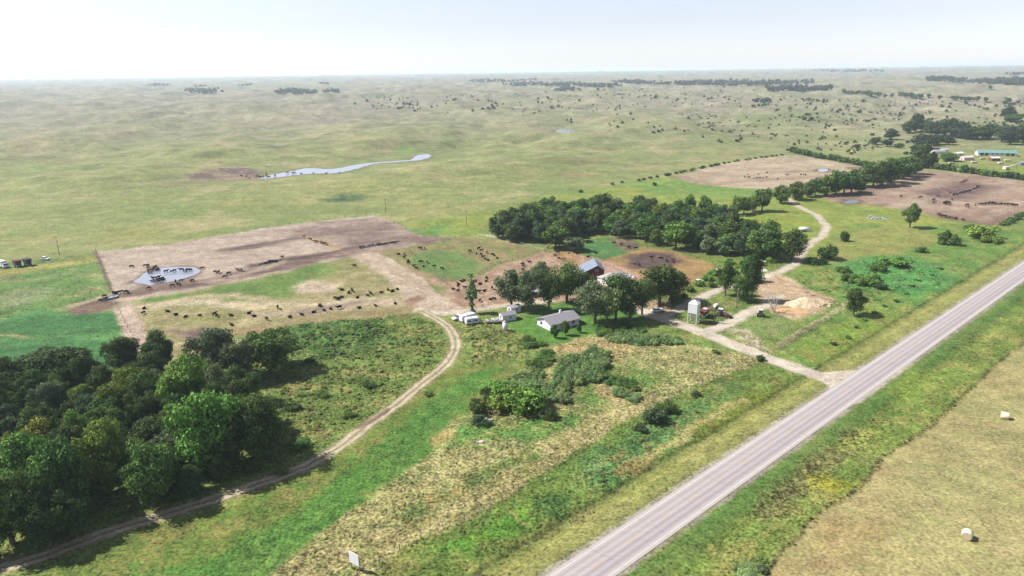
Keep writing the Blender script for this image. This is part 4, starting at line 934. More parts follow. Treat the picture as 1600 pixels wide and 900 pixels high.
# thicket in the middle meadow
for x, y, h_, w_, c_, l_ in ((806, 640, 36, 88, 'lime', 'lime green bushy clump with a dark underside in the meadow thicket'), (778, 640, 28, 50, 'lime', 'left lime green lobe of the meadow thicket'), (838, 638, 28, 46, 'bright', 'right green lobe of the lime clump in the meadow thicket'),
    (745, 645, 24, 34, 'dark', 'dark leaning bush at the left end of the meadow thicket'), (750, 662, 14, 34, 'blue', 'dark bush beside the pale debris in the meadow thicket'), (862, 655, 16, 24, 'dark', 'round dark bush at the lower right of the lime clump'), (775, 612, 16, 50, 'bright', 'green bush behind the lime clump'), (765, 622, 18, 30, 'dark', 'dark bush behind the left end of the lime clump'),
    (848, 652, 10, 20, 'grey', 'grey low bush under the lime clump')):
    bush(x, y, h_, w_, SHRUBN, c_, l_, 'meadow thicket')
for poly_, n_, col_, h_, l_ in (([(865, 590), (880, 565), (925, 555), (945, 570), (940, 595), (905, 600), (880, 597)], 44, 'pale', (1.7, 2.6), 'pale plum bush of the domed patch in the middle meadow'),
    ([(925, 545), (945, 550), (948, 575), (935, 570)], 8, 'pale', (1.4, 2.1), 'grey-green bush behind the domed plum patch'),
    ([(795, 595), (835, 580), (850, 600), (885, 600), (885, 630), (850, 625), (820, 612)], 38, 'pale', (1.3, 2.0), 'pale leafy bush between the lime clump and the domed patch'),
    ([(820, 575), (855, 550), (862, 560), (840, 582)], 12, 'mid', (1.0, 1.7), 'dark green bush in the short row left of the domed patch'),
    ([(945, 588), (985, 598), (995, 612), (950, 600)], 10, 'mid', (1.0, 1.6), 'low bush right of the domed plum patch'),
    ([(963, 610), (995, 622), (992, 628), (960, 618)], 8, 'pale', (1.0, 1.6), 'low pale bush below the right side of the domed patch'),
    ([(940, 530), (975, 522), (1060, 530), (1056, 538), (985, 538)], 36, 'pale', (1.2, 1.9), 'pale bush in the hedge row below the farmyard trees'),
    ([(925, 512), (1000, 508), (1010, 520), (940, 526)], 14, 'mid', (1.0, 1.6), 'dark bush in the shade under the farmyard trees'),
    ([(820, 530), (850, 540), (840, 548), (812, 540)], 7, 'mid', (1.0, 1.8), 'bush at the left corner of the lawn')):
    for q in scatter_px(poly_, n_, 1.9, n_): bush(0, 0, 0, 0, SHRUBR if col_ == 'pale' else SHRUBN, col_, l_, l_.replace('bush', 'bushes'), pos=(q[0], q[1], 0), size=(rnd.uniform(*h_), rnd.uniform(3.4, 5.0)))
for x, y, h_, w_, l_ in ((866, 528, 22, 14, 'left small young tree in front of the white bungalow'), (883, 524, 24, 14, 'right small young tree in front of the white bungalow'), (905, 520, 14, 9, 'smallest young tree at the right of the bungalow lawn')):
    tree(x, y, h_, w_, 'mid', 'mid', l_, 'young trees on the lawn', size=None)
# weeds edge shrubs at the pens
for x, y, w_ in ((1050, 470, 20), (1066, 466, 20), (1078, 455, 20), (1092, 446, 22), (1104, 438, 20), (1118, 430, 22), (1133, 436, 20), (1146, 428, 20), (1160, 420, 22), (1185, 414, 20), (1205, 410, 20), (1140, 412, 18), (1170, 410, 20), (1112, 448, 16)):
    bush(x, y, 9, w_, SHRUBN, rnd.choice(['mid', 'bright', 'dark']), 'weedy bush beside the upper lane', 'bushes between the pens and the upper lane')
# hedges of the upper right: single shrubs set in rows
def hedge(pts, sp, h_, w_, lib, col, label, group, jit=1.0):
    P = smooth_line(GP(pts), sp); 
    for p in P:
        p = p + np.array([rnd.uniform(-jit, jit), rnd.uniform(-jit, jit)])
        bush(0, 0, 0, 0, lib, rnd.choice(col), label, group, pos=(p[0], p[1], hgt(*p)), size=(rnd.uniform(.75, 1.2) * h_, rnd.uniform(.85, 1.2) * w_), name='hedge_shrub')
hedge([(995, 283), (1040, 275), (1085, 265), (1130, 256), (1180, 248), (1222, 243)], 8, 2.1, 4.2, SHRUBM, ['dark', 'mid', 'grey'], 'small dark shrub in the broken row along the far edge of the pale lot', 'shrub row along the pale lot', 2)
hedge([(1238, 238), (1270, 245), (1310, 252), (1345, 259), (1368, 262)], 5.0, 5.4, 9, SHRUBM, ['mid', 'dark'], 'green hedge shrub of the windbreak right of the pale lot', 'windbreak hedge right of the pale lot')
hedge([(1432, 262), (1460, 264), (1500, 269), (1550, 276), (1600, 281), (1660, 290)], 5.0, 6.2, 9, SHRUBM, ['mid', 'dark', 'bright'], 'green hedge shrub of the windbreak above the brown lot', 'windbreak hedge above the brown lot')
hedge([(1570, 352), (1590, 341), (1612, 330)], 4.0, 2.2, 4.5, SHRUBM, ['dark', 'mid'], 'low dark shrub at the right end of the brown lot', 'shrub row at the right end of the brown lot')
hedge([(1300, 540), (1340, 512), (1400, 470), (1440, 440), (1470, 420)], 9, .9, 2.4, SHRUBM, ['dark', 'mid'], 'low weed bush in the roadside ditch left of the highway', 'weed bushes in the left roadside ditch', 1.2)

# -- scattered cedars over the sandhills
NC = 'dark cedar bush dotted over the '
def cedars(poly_, n, label, group, s=(2.2, 4.6), seed=1, cols=('cedar', 'cedar', 'dark')):
    rs_ = np.random.RandomState(seed); P = np.array(poly_, float); cnt = 0; PX = []; PY = []
    x0, y0 = P.min(0); x1, y1 = P.max(0)
    ck = rs_.uniform((x0, y0), (x1, y1), (max(4, n // 6), 2))
    while cnt < n:
        if rs_.rand() < .5: q = ck[rs_.randint(len(ck))] + rs_.normal(size=2) * (14, 2.5)
        else: q = rs_.uniform((x0, y0), (x1, y1))
        if inside(np.array([q[0]]), np.array([q[1]]), P)[0]: PX.append(q[0]); PY.append(q[1]); cnt += 1
    W3 = P3(PX, PY)
    for p in W3:
        hh = rs_.uniform(*s); o = bush(0, 0, 0, 0, (SHRUBM if rs_.rand() < .6 else CEDM) if math.hypot(p[0], p[1]) < 1300 else CEDF, rnd.choice(cols), label, group, pos=p, size=(hh * .85, hh * rs_.uniform(.95, 1.6)), name='cedar_bush', cat='bush')
cedars([(530, 152), (600, 150), (680, 151), (790, 150), (800, 172), (660, 176), (560, 166)], 56, NC + 'hills straight above the creek pond', 'cedars above the creek pond', (3.5, 6.5), 1)
cedars([(800, 146), (900, 140), (1040, 136), (1180, 134), (1190, 160), (1000, 172), (820, 175)], 80, NC + 'far hills in the middle of the view', 'cedars of the middle far hills', (3, 6.5), 2)
cedars([(860, 175), (1190, 162), (1200, 215), (1150, 225), (1010, 215), (880, 190)], 36, NC + 'hills behind the pale lot', 'cedars behind the pale lot', (2.2, 4.6), 3)
cedars([(1200, 152), (1300, 156), (1460, 160), (1600, 165), (1600, 200), (1440, 190), (1300, 190), (1200, 186)], 78, NC + 'hills at the far right', 'cedars of the far right hills', (2.8, 6), 4)
cedars([(1200, 190), (1400, 190), (1420, 225), (1330, 246), (1200, 222)], 46, NC + 'slope above the windbreak hedge', 'cedars above the windbreak hedge', (1.8, 4.2), 5)
def scrub(seed):
    rs_ = np.random.RandomState(seed); px = []; py = []
    for pl, n in (([(540, 150), (800, 146), (1180, 132), (1200, 165), (820, 178), (600, 178)], 150), ([(1200, 150), (1620, 160), (1620, 205), (1440, 195), (1200, 190)], 210), ([(1000, 175), (1400, 190), (1410, 228), (1330, 248), (1180, 222)], 110), ([(1440, 184), (1620, 190), (1620, 214), (1480, 204)], 90)):
        P = np.array(pl, float); x0, y0 = P.min(0); x1, y1 = P.max(0); ck = rs_.uniform((x0, y0), (x1, y1), (n // 5, 2)); k = 0
        while k < n:
            q = ck[rs_.randint(len(ck))] + rs_.normal(size=2) * (12, 2.2) if rs_.rand() < .65 else rs_.uniform((x0, y0), (x1, y1))
            if inside(np.array([q[0]]), np.array([q[1]]), P)[0]: px.append(q[0]); py.append(q[1]); k += 1
    W3 = P3(px, py); n = len(W3); k = 22; h0 = rs_.uniform(.9, 2.4, (n, 1, 1)) * (1 + np.hypot(W3[:, 0], W3[:, 1])[:, None, None] / 3000); d = rs_.normal(size=(n, k, 3)); d[..., 2] = np.abs(d[..., 2]); d /= np.linalg.norm(d, axis=2)[..., None]
    C_ = (W3[:, None, :] + d * h0 * rs_.uniform(.5, 1, (n, k, 1)) * np.array([.8, .8, 1.0])).reshape(-1, 3)
    V, F = cards(C_, (d + rs_.normal(size=(n, k, 3)) * .3).reshape(-1, 3), np.repeat(h0.ravel() * .6, k), rs_)
    o = link('hill_scrub', np_mesh('hill_scrub', V, F, M_LEAF, False, {'leafv': ('FLOAT', np.repeat(rs_.uniform(.7, 1.25, n * k), 4))})); o.color = (.045, .07, .03, 1)
    tagp(o, 'small dark scrub sprinkled between the cedars of the far hills', 'scrub', None, 'stuff')
scrub(77)
# -- far tree rows where single trees still show
for pts, n_, sz_, l_ in (([(1318, 146), (1345, 149), (1382, 152)], 16, (10, 14), 'left far row under the horizon'), ([(1406, 152), (1425, 154), (1440, 155)], 9, (11, 15), 'middle far row under the horizon'),
    ([(1487, 156), (1508, 158), (1527, 158)], 9, (9, 12), 'pale right far row under the horizon'), ([(1255, 158), (1275, 160), (1292, 160)], 8, (5, 9), 'short tree row on the sandy ridge right of centre'), ([(1176, 168), (1192, 167), (1200, 165)], 6, (5, 9), 'little tree row left of the sandy ridge')):
    P = smooth_line(np.array(pts, float), 2.0); idx = np.linspace(0, len(P) - 1, n_).astype(int)
    for p in P3(P[idx, 0] + R.uniform(-1.5, 1.5, n_), P[idx, 1] + R.uniform(-.7, .7, n_)):
        hh = rnd.uniform(*sz_); tree(0, 0, 0, 0, 'far', rnd.choice(['mid', 'grey', 'dark']), 'tree in the ' + l_, l_, pos=p, size=(hh, hh * 1.15))
for x, y, h_, l_ in ((1393, 152, 12, 'single far tree between the left and middle far rows'), (1451, 153, 12, 'single far tree right of the middle far row'), (1467, 157, 11, 'rounded single far tree left of the right pale row'), (1540, 160, 11, 'small-crowned single far tree right of the pale row'), (1547, 139, 13, 'pair-like far tree below the big far wood at the right'), (1574, 163, 14, 'umbrella-shaped single far tree near the right edge'), (1569, 165, 9, 'low far tree left of the umbrella-shaped one'), (1590, 163, 9, 'thin far tree at the right edge'), (934, 142, 12, 'lone tree before the dark far wood in the centre')):
    p = at(x, y); tree(0, 0, 0, 0, 'far', 'mid', l_, pos=p, size=(h_, h_ * 1.1))
# -- woods so far off that they read as one mass
def far_wood(poly_, n, h_, label, seed):
    rs_ = np.random.RandomState(seed); P = np.array(poly_, float); x0, y0 = P.min(0); x1, y1 = P.max(0); q = rs_.uniform((x0, y0), (x1, y1), (n * 6, 2))
    q = q[inside(q[:, 0], q[:, 1], P)][:int(n * 1.5)]; W3 = P3(q[:, 0], q[:, 1])
    Vs = []; Ns = []; sz = []
    for p in W3:
        h0 = h_ * .8 * rs_.uniform(.7, 1.2); k = 26; d = rs_.normal(size=(k, 3)); d /= np.linalg.norm(d, axis=1)[:, None]
        Vs.append(p + np.array([0, 0, h0 * .55]) + d * np.array([h0 * .45, h0 * .45, h0 * .45]) * rs_.uniform(.6, 1, (k, 1))); Ns.append(d + rs_.normal(size=(k, 3)) * .3); sz.append(np.full(k, h0 * .45))
    C_ = np.vstack(Vs); V, F = cards(C_, np.vstack(Ns), np.concatenate(sz), rs_)
    o = link('far_wood', np_mesh('far_wood', V, F, M_LEAF, False, {'leafv': ('FLOAT', np.repeat(rs_.uniform(.75, 1.25, len(C_)), 4))}))
    o.color = (.045, .06, .035, 1); tagp(o, label, 'wood', None, 'stuff')
for i, (pl, n_, h_, l_) in enumerate((
    ([(288, 142), (300, 139), (345, 140), (351, 145), (320, 147), (292, 146)], 70, 13, 'far flat wood on the left horizon plain'),
    ([(424, 145), (455, 141), (495, 143), (496, 147), (460, 148), (430, 147)], 90, 14, 'far dark wood left of centre, larger of two neighbours'),
    ([(503, 142), (528, 141), (530, 145), (505, 145)], 30, 12, 'far dark copse just right of the larger left wood'),
    ([(500, 131), (514, 130), (514, 132), (500, 132)], 12, 14, 'tiny pale copse near the horizon left of centre'),
    ([(218, 134), (255, 131), (270, 133), (235, 136)], 30, 12, 'hazy strip of trees near the left horizon'), ([(304, 135), (322, 133), (322, 136), (306, 136)], 14, 12, 'hazy copse above the left flat wood'), ([(372, 134), (393, 132), (394, 135)], 14, 12, 'hazy copse near the horizon between the left woods'),
    ([(728, 127), (760, 124), (800, 126), (838, 124), (840, 127), (760, 130)], 90, 14, 'hazy tree belt near the horizon in the centre'),
    ([(776, 133), (830, 130), (900, 131), (960, 134), (975, 137), (900, 136), (830, 135)], 170, 14, 'long thin dark wood across the centre horizon'),
    ([(862, 141), (880, 138), (905, 139), (908, 143), (880, 143)], 40, 12, 'small wood below the long centre wood'),
    ([(952, 128), (990, 126), (1010, 129), (1070, 129), (1110, 127), (1165, 129), (1240, 128), (1270, 127), (1272, 131), (1200, 134), (1110, 134), (1020, 133), (960, 130)], 330, 15, 'long dark wood on the right of the centre horizon'),
    ([(1192, 139), (1220, 137), (1260, 137), (1300, 138), (1304, 141), (1260, 143), (1200, 144)], 110, 14, 'dark tree belt below the long right horizon wood'),
    ([(1240, 111), (1300, 110), (1385, 111), (1380, 113), (1290, 113)], 90, 18, 'very far tree line just under the right horizon'),
    ([(1446, 124), (1475, 122), (1520, 126), (1600, 124), (1660, 124), (1660, 134), (1600, 134), (1540, 131), (1500, 129), (1450, 127)], 330, 15, 'large far wood at the right edge below the horizon'),
    ([(1568, 117), (1600, 114), (1650, 114), (1650, 118), (1580, 118)], 60, 15, 'far wood at the right edge just under the horizon'),
    ([(1175, 158), (1200, 155), (1205, 160), (1180, 162)], 26, 8, 'dark thicket on the sandy ridge right of centre'))):
    far_wood(pl, n_, h_, l_, 60 + i)

# ================================================================== WEEDS: uncountable tufts, one mesh of ground cover
def weeds(name, label, polys, size, hgt_, seed, tone=1.0, ncard=9):
    rs_ = np.random.RandomState(seed); PT = []
    for pl, dens in polys:
        P = GP(pl) if not isinstance(pl, np.ndarray) else pl
        x0, y0 = P.min(0); x1, y1 = P.max(0); n = int((x1 - x0) * (y1 - y0) * dens)
        q = rs_.uniform((x0, y0), (x1, y1), (n, 2)); q = q[inside(q[:, 0], q[:, 1], P)]
        cl_ = fbm(q[:, 0], q[:, 1], 9, 3, seed * 1.0); q = q[cl_ > rs_.uniform(-.45, .35, len(q))]; PT.append(q)
    q = np.vstack(PT); d = dist_line(q[:, 0], q[:, 1], TRW); q = q[(d > 2.6) & (np.abs(road_d(q[:, 0], q[:, 1])) > 6.5)]
    for ln in (DRIVE, LANE, LANE2):
        q = q[dist_line(q[:, 0], q[:, 1], smooth_line(GP(ln), 5)) > 3.6]
    n = len(q); C0, _ = evaluate(q[:, 0], q[:, 1]); zb = base_h(q[:, 0], q[:, 1]); s = rs_.uniform(.5, 1.3, n)
    k = ncard; di = rs_.normal(size=(n, k, 3)); di[..., 2] = np.abs(di[..., 2]) + .2; di /= np.linalg.norm(di, axis=2)[..., None]
    off = di * np.stack([size * s, size * s, hgt_ * s], 1)[:, None, :] * rs_.uniform(.35, 1, (n, k, 1))
    C_ = np.stack([q[:, 0], q[:, 1], zb], 1)[:, None, :] + off; C_[..., 2] += .05
    nr = di * .55 + rs_.normal(size=(n, k, 3)) * .35 + np.array([-.15, 0, .75])
    V, F = cards(C_.reshape(-1, 3), nr.reshape(-1, 3), np.repeat(size * s * .85, k) * rs_.uniform(.6, 1.2, n * k), rs_)
    V[:, 2] = np.maximum(V[:, 2], np.repeat(np.repeat(zb, k), 4) - .02)
    g = alb((96, 128, 62)); g2 = alb((196, 182, 122)); mixk = rs_.uniform(0, 1, (n, 1)) ** 2 * .8; q2 = (rs_.uniform(0, 1, (n, 1)) > .72) * .6; Cn = C0 * (1 - mixk) + g * mixk; Cn = Cn * (1 - q2) + g2 * q2 * (np.sum(C0, 1, keepdims=True) / g2.sum()) * 1.3; Cn = Cn * tone * rs_.uniform(.82, 1.22, (n, 1))
    Cv = np.repeat(np.repeat(Cn, k, 0) * rs_.uniform(.8, 1.2, (n * k, 1)), 4, 0)
    print(name, n, 'tufts')
    tagp(link(name, np_mesh(name, V, F, M_WEED, False, {'Col': ('FLOAT_COLOR', Cv)})), label, 'ground cover', None, 'stuff')
weeds('weeds', 'rank green weeds and tufts in the rough meadows', [
    ([(400, 600), (440, 560), (480, 530), (560, 500), (640, 490), (690, 510), (700, 540), (680, 575), (600, 635), (520, 690), (440, 730), (400, 690)], 1.42),
    ([(720, 505), (760, 500), (800, 520), (830, 550), (800, 570), (740, 575), (715, 535)], 0.95),
    ([(700, 700), (745, 650), (840, 600), (890, 560), (1000, 545), (1130, 560), (1060, 618), (960, 668), (860, 715), (760, 745)], 0.76),
    ([(420, 903), (480, 850), (555, 795), (690, 700), (760, 745), (860, 715), (960, 668), (860, 735), (760, 795), (640, 850), (560, 905)], 1.04),
    ([(570, 905), (640, 850), (760, 795), (860, 735), (960, 668), (1060, 618), (1130, 588), (1180, 575), (1180, 620), (1060, 700), (960, 770), (830, 880), (800, 905)], 0.95),
    ([(1215, 545), (1260, 500), (1310, 470), (1300, 440), (1240, 430), (1270, 410), (1380, 400), (1480, 420), (1500, 440), (1345, 560), (1300, 570)], .16),
    ([(1100, 905), (1180, 800), (1300, 695), (1400, 620), (1440, 600), (1330, 760), (1240, 840), (1200, 890)], 0.76),
    ([(100, 560), (190, 545), (230, 600), (60, 615), (-40, 620)], 0.57),
    ([(1040, 470), (1110, 430), (1140, 400), (1230, 412), (1200, 425), (1140, 438), (1080, 465)], 0.95),
    ([(1075, 500), (1110, 478), (1160, 455), (1190, 462), (1185, 478), (1150, 495), (1120, 505)], .15),
    ([(0, 470), (100, 440), (165, 430), (170, 460), (110, 480), (0, 500)], .1)], .34, .30, 5, 1.3, 7)
weeds('tall_weeds', 'tall leafy green weeds in clumps beside the curved dirt track', [([(440, 512), (520, 500), (600, 498), (612, 530), (540, 560), (470, 560), (450, 540)], .30), ([(420, 620), (450, 565), (490, 520), (560, 502), (640, 492), (690, 512), (698, 540), (676, 572), (596, 632), (516, 690), (440, 728), (410, 690)], .22), ([(720, 505), (760, 500), (800, 520), (830, 550), (790, 560), (740, 560)], .16), ([(1240, 440), (1300, 420), (1400, 400), (1480, 420), (1490, 440), (1400, 470), (1330, 470), (1280, 480)], .10), ([(900, 760), (960, 700), (1060, 650), (1100, 640), (1020, 710), (960, 760)], .12)], .80, .6, 17, 1.3, 16)
weeds('fence_line_weeds', 'dark tall weeds along the hay field edge', [(np.vstack([offset_line(GP(HAYL[:-1]), .8), offset_line(GP(HAYL[:-1]), -.5)[::-1]]), 2.0)], .32, .5, 6, .8)
weeds('short_grass', 'short grass tufts in the green strips', [
    ([(200, 900), (330, 850), (430, 800), (500, 750), (580, 690), (660, 620), (720, 590), (790, 570), (760, 600), (710, 655), (690, 692), (620, 745), (555, 795), (480, 850), (420, 903)], .6),
    ([(20, 905), (200, 845), (400, 780), (480, 745), (330, 850), (200, 900)], .45)], .24, .16, 8, 1.1, 5)

# ================================================================== BUILDINGS
WHITE = simple_mat('white_siding', (.50, .51, .53), .7, raw=True, var=.08); WHITE2 = simple_mat('white_metal', (.55, .56, .58), .45, raw=True, var=.08)
ROOFG = simple_mat('grey_shingles', (.17, .16, .175), .9, raw=True, var=.22, scale=2.5); ROOFL = simple_mat('pale_shingles', (.27, .26, .25), .9, raw=True, var=.18, scale=2)
ROOFB = simple_mat('galvanised_roof', (.135, .16, .20), .6, metal=.0, raw=True, var=.15, scale=1); REDW = simple_mat('barn_red_boards', (.085, .018, .018), .85, raw=True, var=.3, scale=3)
GREENR = simple_mat('green_roof_metal', (.11, .21, .185), .5, raw=True, var=.12, scale=.5); DARKG = simple_mat('dark_glass', (.03, .035, .045), .15, raw=True, var=.05, spec=.6)
RUBBER = simple_mat('black_rubber', (.025, .024, .023), .9, raw=True); STEELD = simple_mat('rusty_dark_steel', (.10, .055, .045), .8, raw=True, var=.35, scale=3)
STEELG = simple_mat('galvanised_steel', (.33, .35, .38), .4, metal=.4, raw=True); TANP = simple_mat('dusty_tan_paint', (.42, .35, .24), .7, raw=True, var=.2); CREAM = simple_mat('cream_paint', (.55, .52, .42), .5, raw=True)
REDP = simple_mat('dull_red_paint', (.16, .045, .04), .7, raw=True, var=.3); BLUEG = simple_mat('blue_grey_metal', (.16, .22, .26), .4, raw=True, metal=.2); CONC = simple_mat('weathered_concrete', (.36, .33, .29), .9, raw=True, var=.2)
WOODP = simple_mat('weathered_post_wood', (.16, .13, .10), .95, raw=True, var=.3); SANDM = simple_mat('pale_sand', (.40, .31, .20), .95, raw=True, var=.35, scale=1.6); PINKW = simple_mat('faded_pinkish_boards', (.48, .38, .37), .8, raw=True, var=.2)
HAYM = simple_mat('baled_hay', (.50, .46, .33), .95, raw=True, var=.3, scale=6); HAYE = simple_mat('baled_hay_end', (.36, .29, .18), .95, raw=True, var=.35, scale=5); YELM = simple_mat('yellow_paint', (.50, .42, .10), .6, raw=True)

def ang(a_, b_): A_ = GP([a_, b_]); d_ = A_[1] - A_[0]; return math.atan2(d_[1], d_[0])
def gable_roof(L_, W_, wh, pitch, over=.5, th=.14):
    """ridge along x; returns builder with two slabs of real thickness"""
    m_ = MB(); rise = W_ / 2 * pitch; ex = L_ / 2 + over; ey = W_ / 2 + over; ez = wh - over * pitch
    m_.prism([(-ey, ez), (0, wh + rise), (ey, ez), (ey, ez + th), (0, wh + rise + th * 1.2), (-ey, ez + th)], -ex, ex)
    for v in m_.bm.verts: v.co = Vector((v.co.y, v.co.x, v.co.z))
    return m_
def gable_walls(L_, W_, wh, pitch):
    m_ = MB(); r_2 = W_ / 2 * pitch
    m_.prism([(-W_ / 2, -.3), (W_ / 2, -.3), (W_ / 2, wh), (0, wh + r_2 - .02), (-W_ / 2, wh)], -L_ / 2, L_ / 2)
    for v in m_.bm.verts: v.co = Vector((v.co.y, v.co.x, v.co.z))
    return m_
def opening(root, name, side, u, z, w_, h_, L_, W_, mat, frame=None):
    """a panel with a frame proud of a wall; side: '+x','-x','+y','-y'"""
    sg = 1 if side[0] == '+' else -1
    if side[1] == 'x': c_ = (sg * (L_ / 2 + .03), u, z); d_ = (.06, w_, h_); df = (.05, w_ + .22, h_ + .22); cf = (sg * (L_ / 2 + .02), u, z)
    else: c_ = (u, sg * (W_ / 2 + .03), z); d_ = (w_, .06, h_); df = (w_ + .22, .05, h_ + .22); cf = (u, sg * (W_ / 2 + .02), z)
    o = MB().box(c_, d_).build(name, mat, root)
    if frame: MB().box(cf, df).build('frame', frame, o)
    return o
# white bungalow
ctr = GP([(872, 507)])[0]; rz = ang((861, 511), (900, 501))
L_, W_, wh, pt = 12.3, 8.2, 2.45, .34
hs_ = empty('house', (ctr[0] , ctr[1] , 0), rz); tagp(hs_, 'white bungalow with a grey-violet shingle roof on the bright green lawn', 'house')
gable_walls(L_, W_, wh, pt).build('wall', WHITE, hs_); gable_roof(L_, W_, wh, pt, .6).build('roof', ROOFG, hs_)
MB().box((1.5, .8, wh + 1.9), (.6, .6, 1.2)).build('chimney', WHITE, hs_)
for u in (-4.2, -1.6, 3.6): opening(hs_, 'window', '-y', u, 1.5, 1.2, 1.1, L_, W_, DARKG, WHITE2)
dr = opening(hs_, 'door', '-y', 1.0, 1.02, .95, 2.05, L_, W_, BLUEG, WHITE2); MB().box((1.35, -W_ / 2 - .08, 1.0), (.06, .06, .12)).build('handle', STEELG, dr)
opening(hs_, 'window', '-x', 1.6, 1.5, 1.1, 1.0, L_, W_, DARKG, WHITE2)
MB().box((1.0, -W_ / 2 - .9, .12), (2.2, 1.6, .24)).build('porch_step', CONC, hs_)
# red barn
ctr = GP([(924, 437)])[0]; rz = ang((905, 441), (941, 440)) - .02
bn = empty('barn', (ctr[0], ctr[1] + 1.5, 0), rz + math.pi / 2); tagp(bn, 'red barn with a blue-grey metal roof at the cattle pens behind the farmyard trees', 'barn')
L_, W_, wh, pt = 11.0, 9.4, 3.6, .52
m_ = MB(); m_.prism([(-W_ / 2, -.3), (W_ / 2, -.3), (W_ / 2, 4.0), (-1.9, 7.3), (-W_ / 2, 5.3)], -L_ / 2, L_ / 2)
for v in m_.bm.verts: v.co = Vector((v.co.y, v.co.x, v.co.z))
m_.build('wall', REDW, bn); m_ = MB(); m_.prism([(-W_ / 2 - .4, 5.03), (-1.9, 7.32), (W_ / 2 + .45, 3.82), (W_ / 2 + .45, 3.96), (-1.9, 7.48), (-W_ / 2 - .4, 5.18)], -L_ / 2 - .4, L_ / 2 + .4)
for v in m_.bm.verts: v.co = Vector((v.co.y, v.co.x, v.co.z))
m_.build('roof', ROOFB, bn)
for u in (-2.9, -1.0, .9, 2.8): opening(bn, 'door', '-x', u, 1.75, 1.15, 3.2, L_, W_, STEELD, REDP)
for u in (-3.85, -1.95, -.05, 1.85, 3.75): MB().box((-L_ / 2 - .05, u, 1.95), (.07, .16, 3.9)).build('trim_board', PINKW, bn)
opening(bn, 'window', '-x', -1.6, 5.1, .9, .8, L_, W_, DARKG, PINKW)
# lean-to at the far side of the barn
sh = empty('lean_to', (ctr[0] - 6.6, ctr[1] + 5.5, 0), rz + math.pi / 2); tagp(sh, 'low tin-roofed lean-to on the left of the red barn', 'shed')
MB().prism([(-2, -.2), (2, -.2), (2, 2.0), (-2, 2.6)], -3, 3).build('wall', PINKW, sh); MB().prism([(-2.2, 2.64), (2.2, 1.98), (2.2, 2.08), (-2.2, 2.74)], -3.2, 3.2).build('roof', ROOFL, sh)
# white garage
ctr = GP([(958, 443)])[0]; rz = ang((948, 447), (976, 439))
gr = empty('garage', (ctr[0] + .5, ctr[1] + .5, 0), rz); tagp(gr, 'white garage with a pale grey hipped roof between the barn and the farmyard trees', 'garage')
L_, W_, wh = 11.5, 8.5, 2.9
MB().box((0, 0, wh / 2 - .15), (L_, W_, wh + .3)).build('wall', WHITE, gr)
m_ = MB(); ex, ey = L_ / 2 + .4, W_ / 2 + .4; rdg = 2.1
m_.poly([(-ex, -ey, wh + .03), (ex, -ey, wh + .03), (ex, ey, wh + .03), (-ex, ey, wh + .03), (-rdg, 0, wh + 2.3), (rdg, 0, wh + 2.3)], [(0, 1, 5, 4), (1, 2, 5), (2, 3, 4, 5), (3, 0, 4), (3, 2, 1, 0)]); m_.build('roof', ROOFL, gr)
opening(gr, 'garage_door', '-x', 0, 1.15, 4.6, 2.2, L_, W_, CREAM, WHITE2); opening(gr, 'door', '-y', 3.5, 1.0, .95, 2.0, L_, W_, BLUEG, WHITE2); opening(gr, 'window', '-y', -1, 1.5, 1.1, .9, L_, W_, DARKG, WHITE2)
def small_shed(px, py, L_, W_, wh, wmat, rmat, rz, label, name='shed', pt=.4, cat='shed'):
    p = at(px, py); r0 = empty(name, p, rz); tagp(r0, label, cat)
    gable_walls(L_, W_, wh, pt).build('wall', wmat, r0); gable_roof(L_, W_, wh, pt, .25, .1).build('roof', rmat, r0)
    opening(r0, 'door', '-x', 0, .95, .9, 1.85, L_, W_, STEELD, wmat); opening(r0, 'window', '-y', .4, 1.3, .7, .6, L_, W_, DARKG, wmat); return r0
small_shed(803, 487, 4.0, 3.2, 2.2, WHITE, ROOFL, .5, 'small white shed under the leftmost farmyard trees')
small_shed(793, 499, 5.2, 3.8, 2.3, WHITE, ROOFG, .4, 'small grey-roofed shed with a white gable left of the bungalow')
small_shed(840, 462, 4.5, 3.2, 2.2, WHITE, ROOFL, .2, 'pale shed half hidden by trees left of the red barn')
# farmstead at the upper right
p = at(1555, 243); rz = ang((1532, 243), (1578, 244))
gs = empty('long_shed', p, rz); tagp(gs, 'long shed with a sea-green roof and pale walls at the far right farmstead', 'shed')
L_, W_, wh, pt = 33, 11, 3.2, .38
gable_walls(L_, W_, wh, pt).build('wall', WHITE, gs); gable_roof(L_, W_, wh, pt, .5).build('roof', GREENR, gs)
for u in (-13, -9, 9, 13): opening(gs, 'door', '-y', u, 1.5, 3.0, 2.9, L_, W_, STEELD, WHITE2)
for u in (-4, 0, 4): opening(gs, 'window', '-y', u, 1.9, 1.6, 1.1, L_, W_, DARKG, WHITE2)
for x, y, a_, b_, h_, wm, rm, l_ in ((1466, 240, 11, 7, 2.6, WHITE, STEELG, 'low grey-roofed shed left of the pale trees at the far right farmstead'), (1475, 238, 6, 5, 3, WHITE, ROOFL, 'small white building beside the low grey-roofed shed'), (1498, 243, 7, 5, 2.6, CREAM, WHITE2, 'cream hut between the pale tree and the long green-roofed shed'),
    (1510, 250, 11, 6, 2.8, PINKW, PINKW, 'pinkish low building in the middle of the far right farmstead'), (1553, 251, 8, 5, 2.6, REDP, CREAM, 'shed with a cream roof and reddish wall below the long green-roofed shed'), (1597, 258, 5, 4, 2.4, BLUEG, STEELG, 'grey hut at the right edge below the green-roofed shed')):
    small_shed(x, y, a_, b_, h_, wm, rm, rnd.uniform(-.3, .3), l_, 'farm_shed')

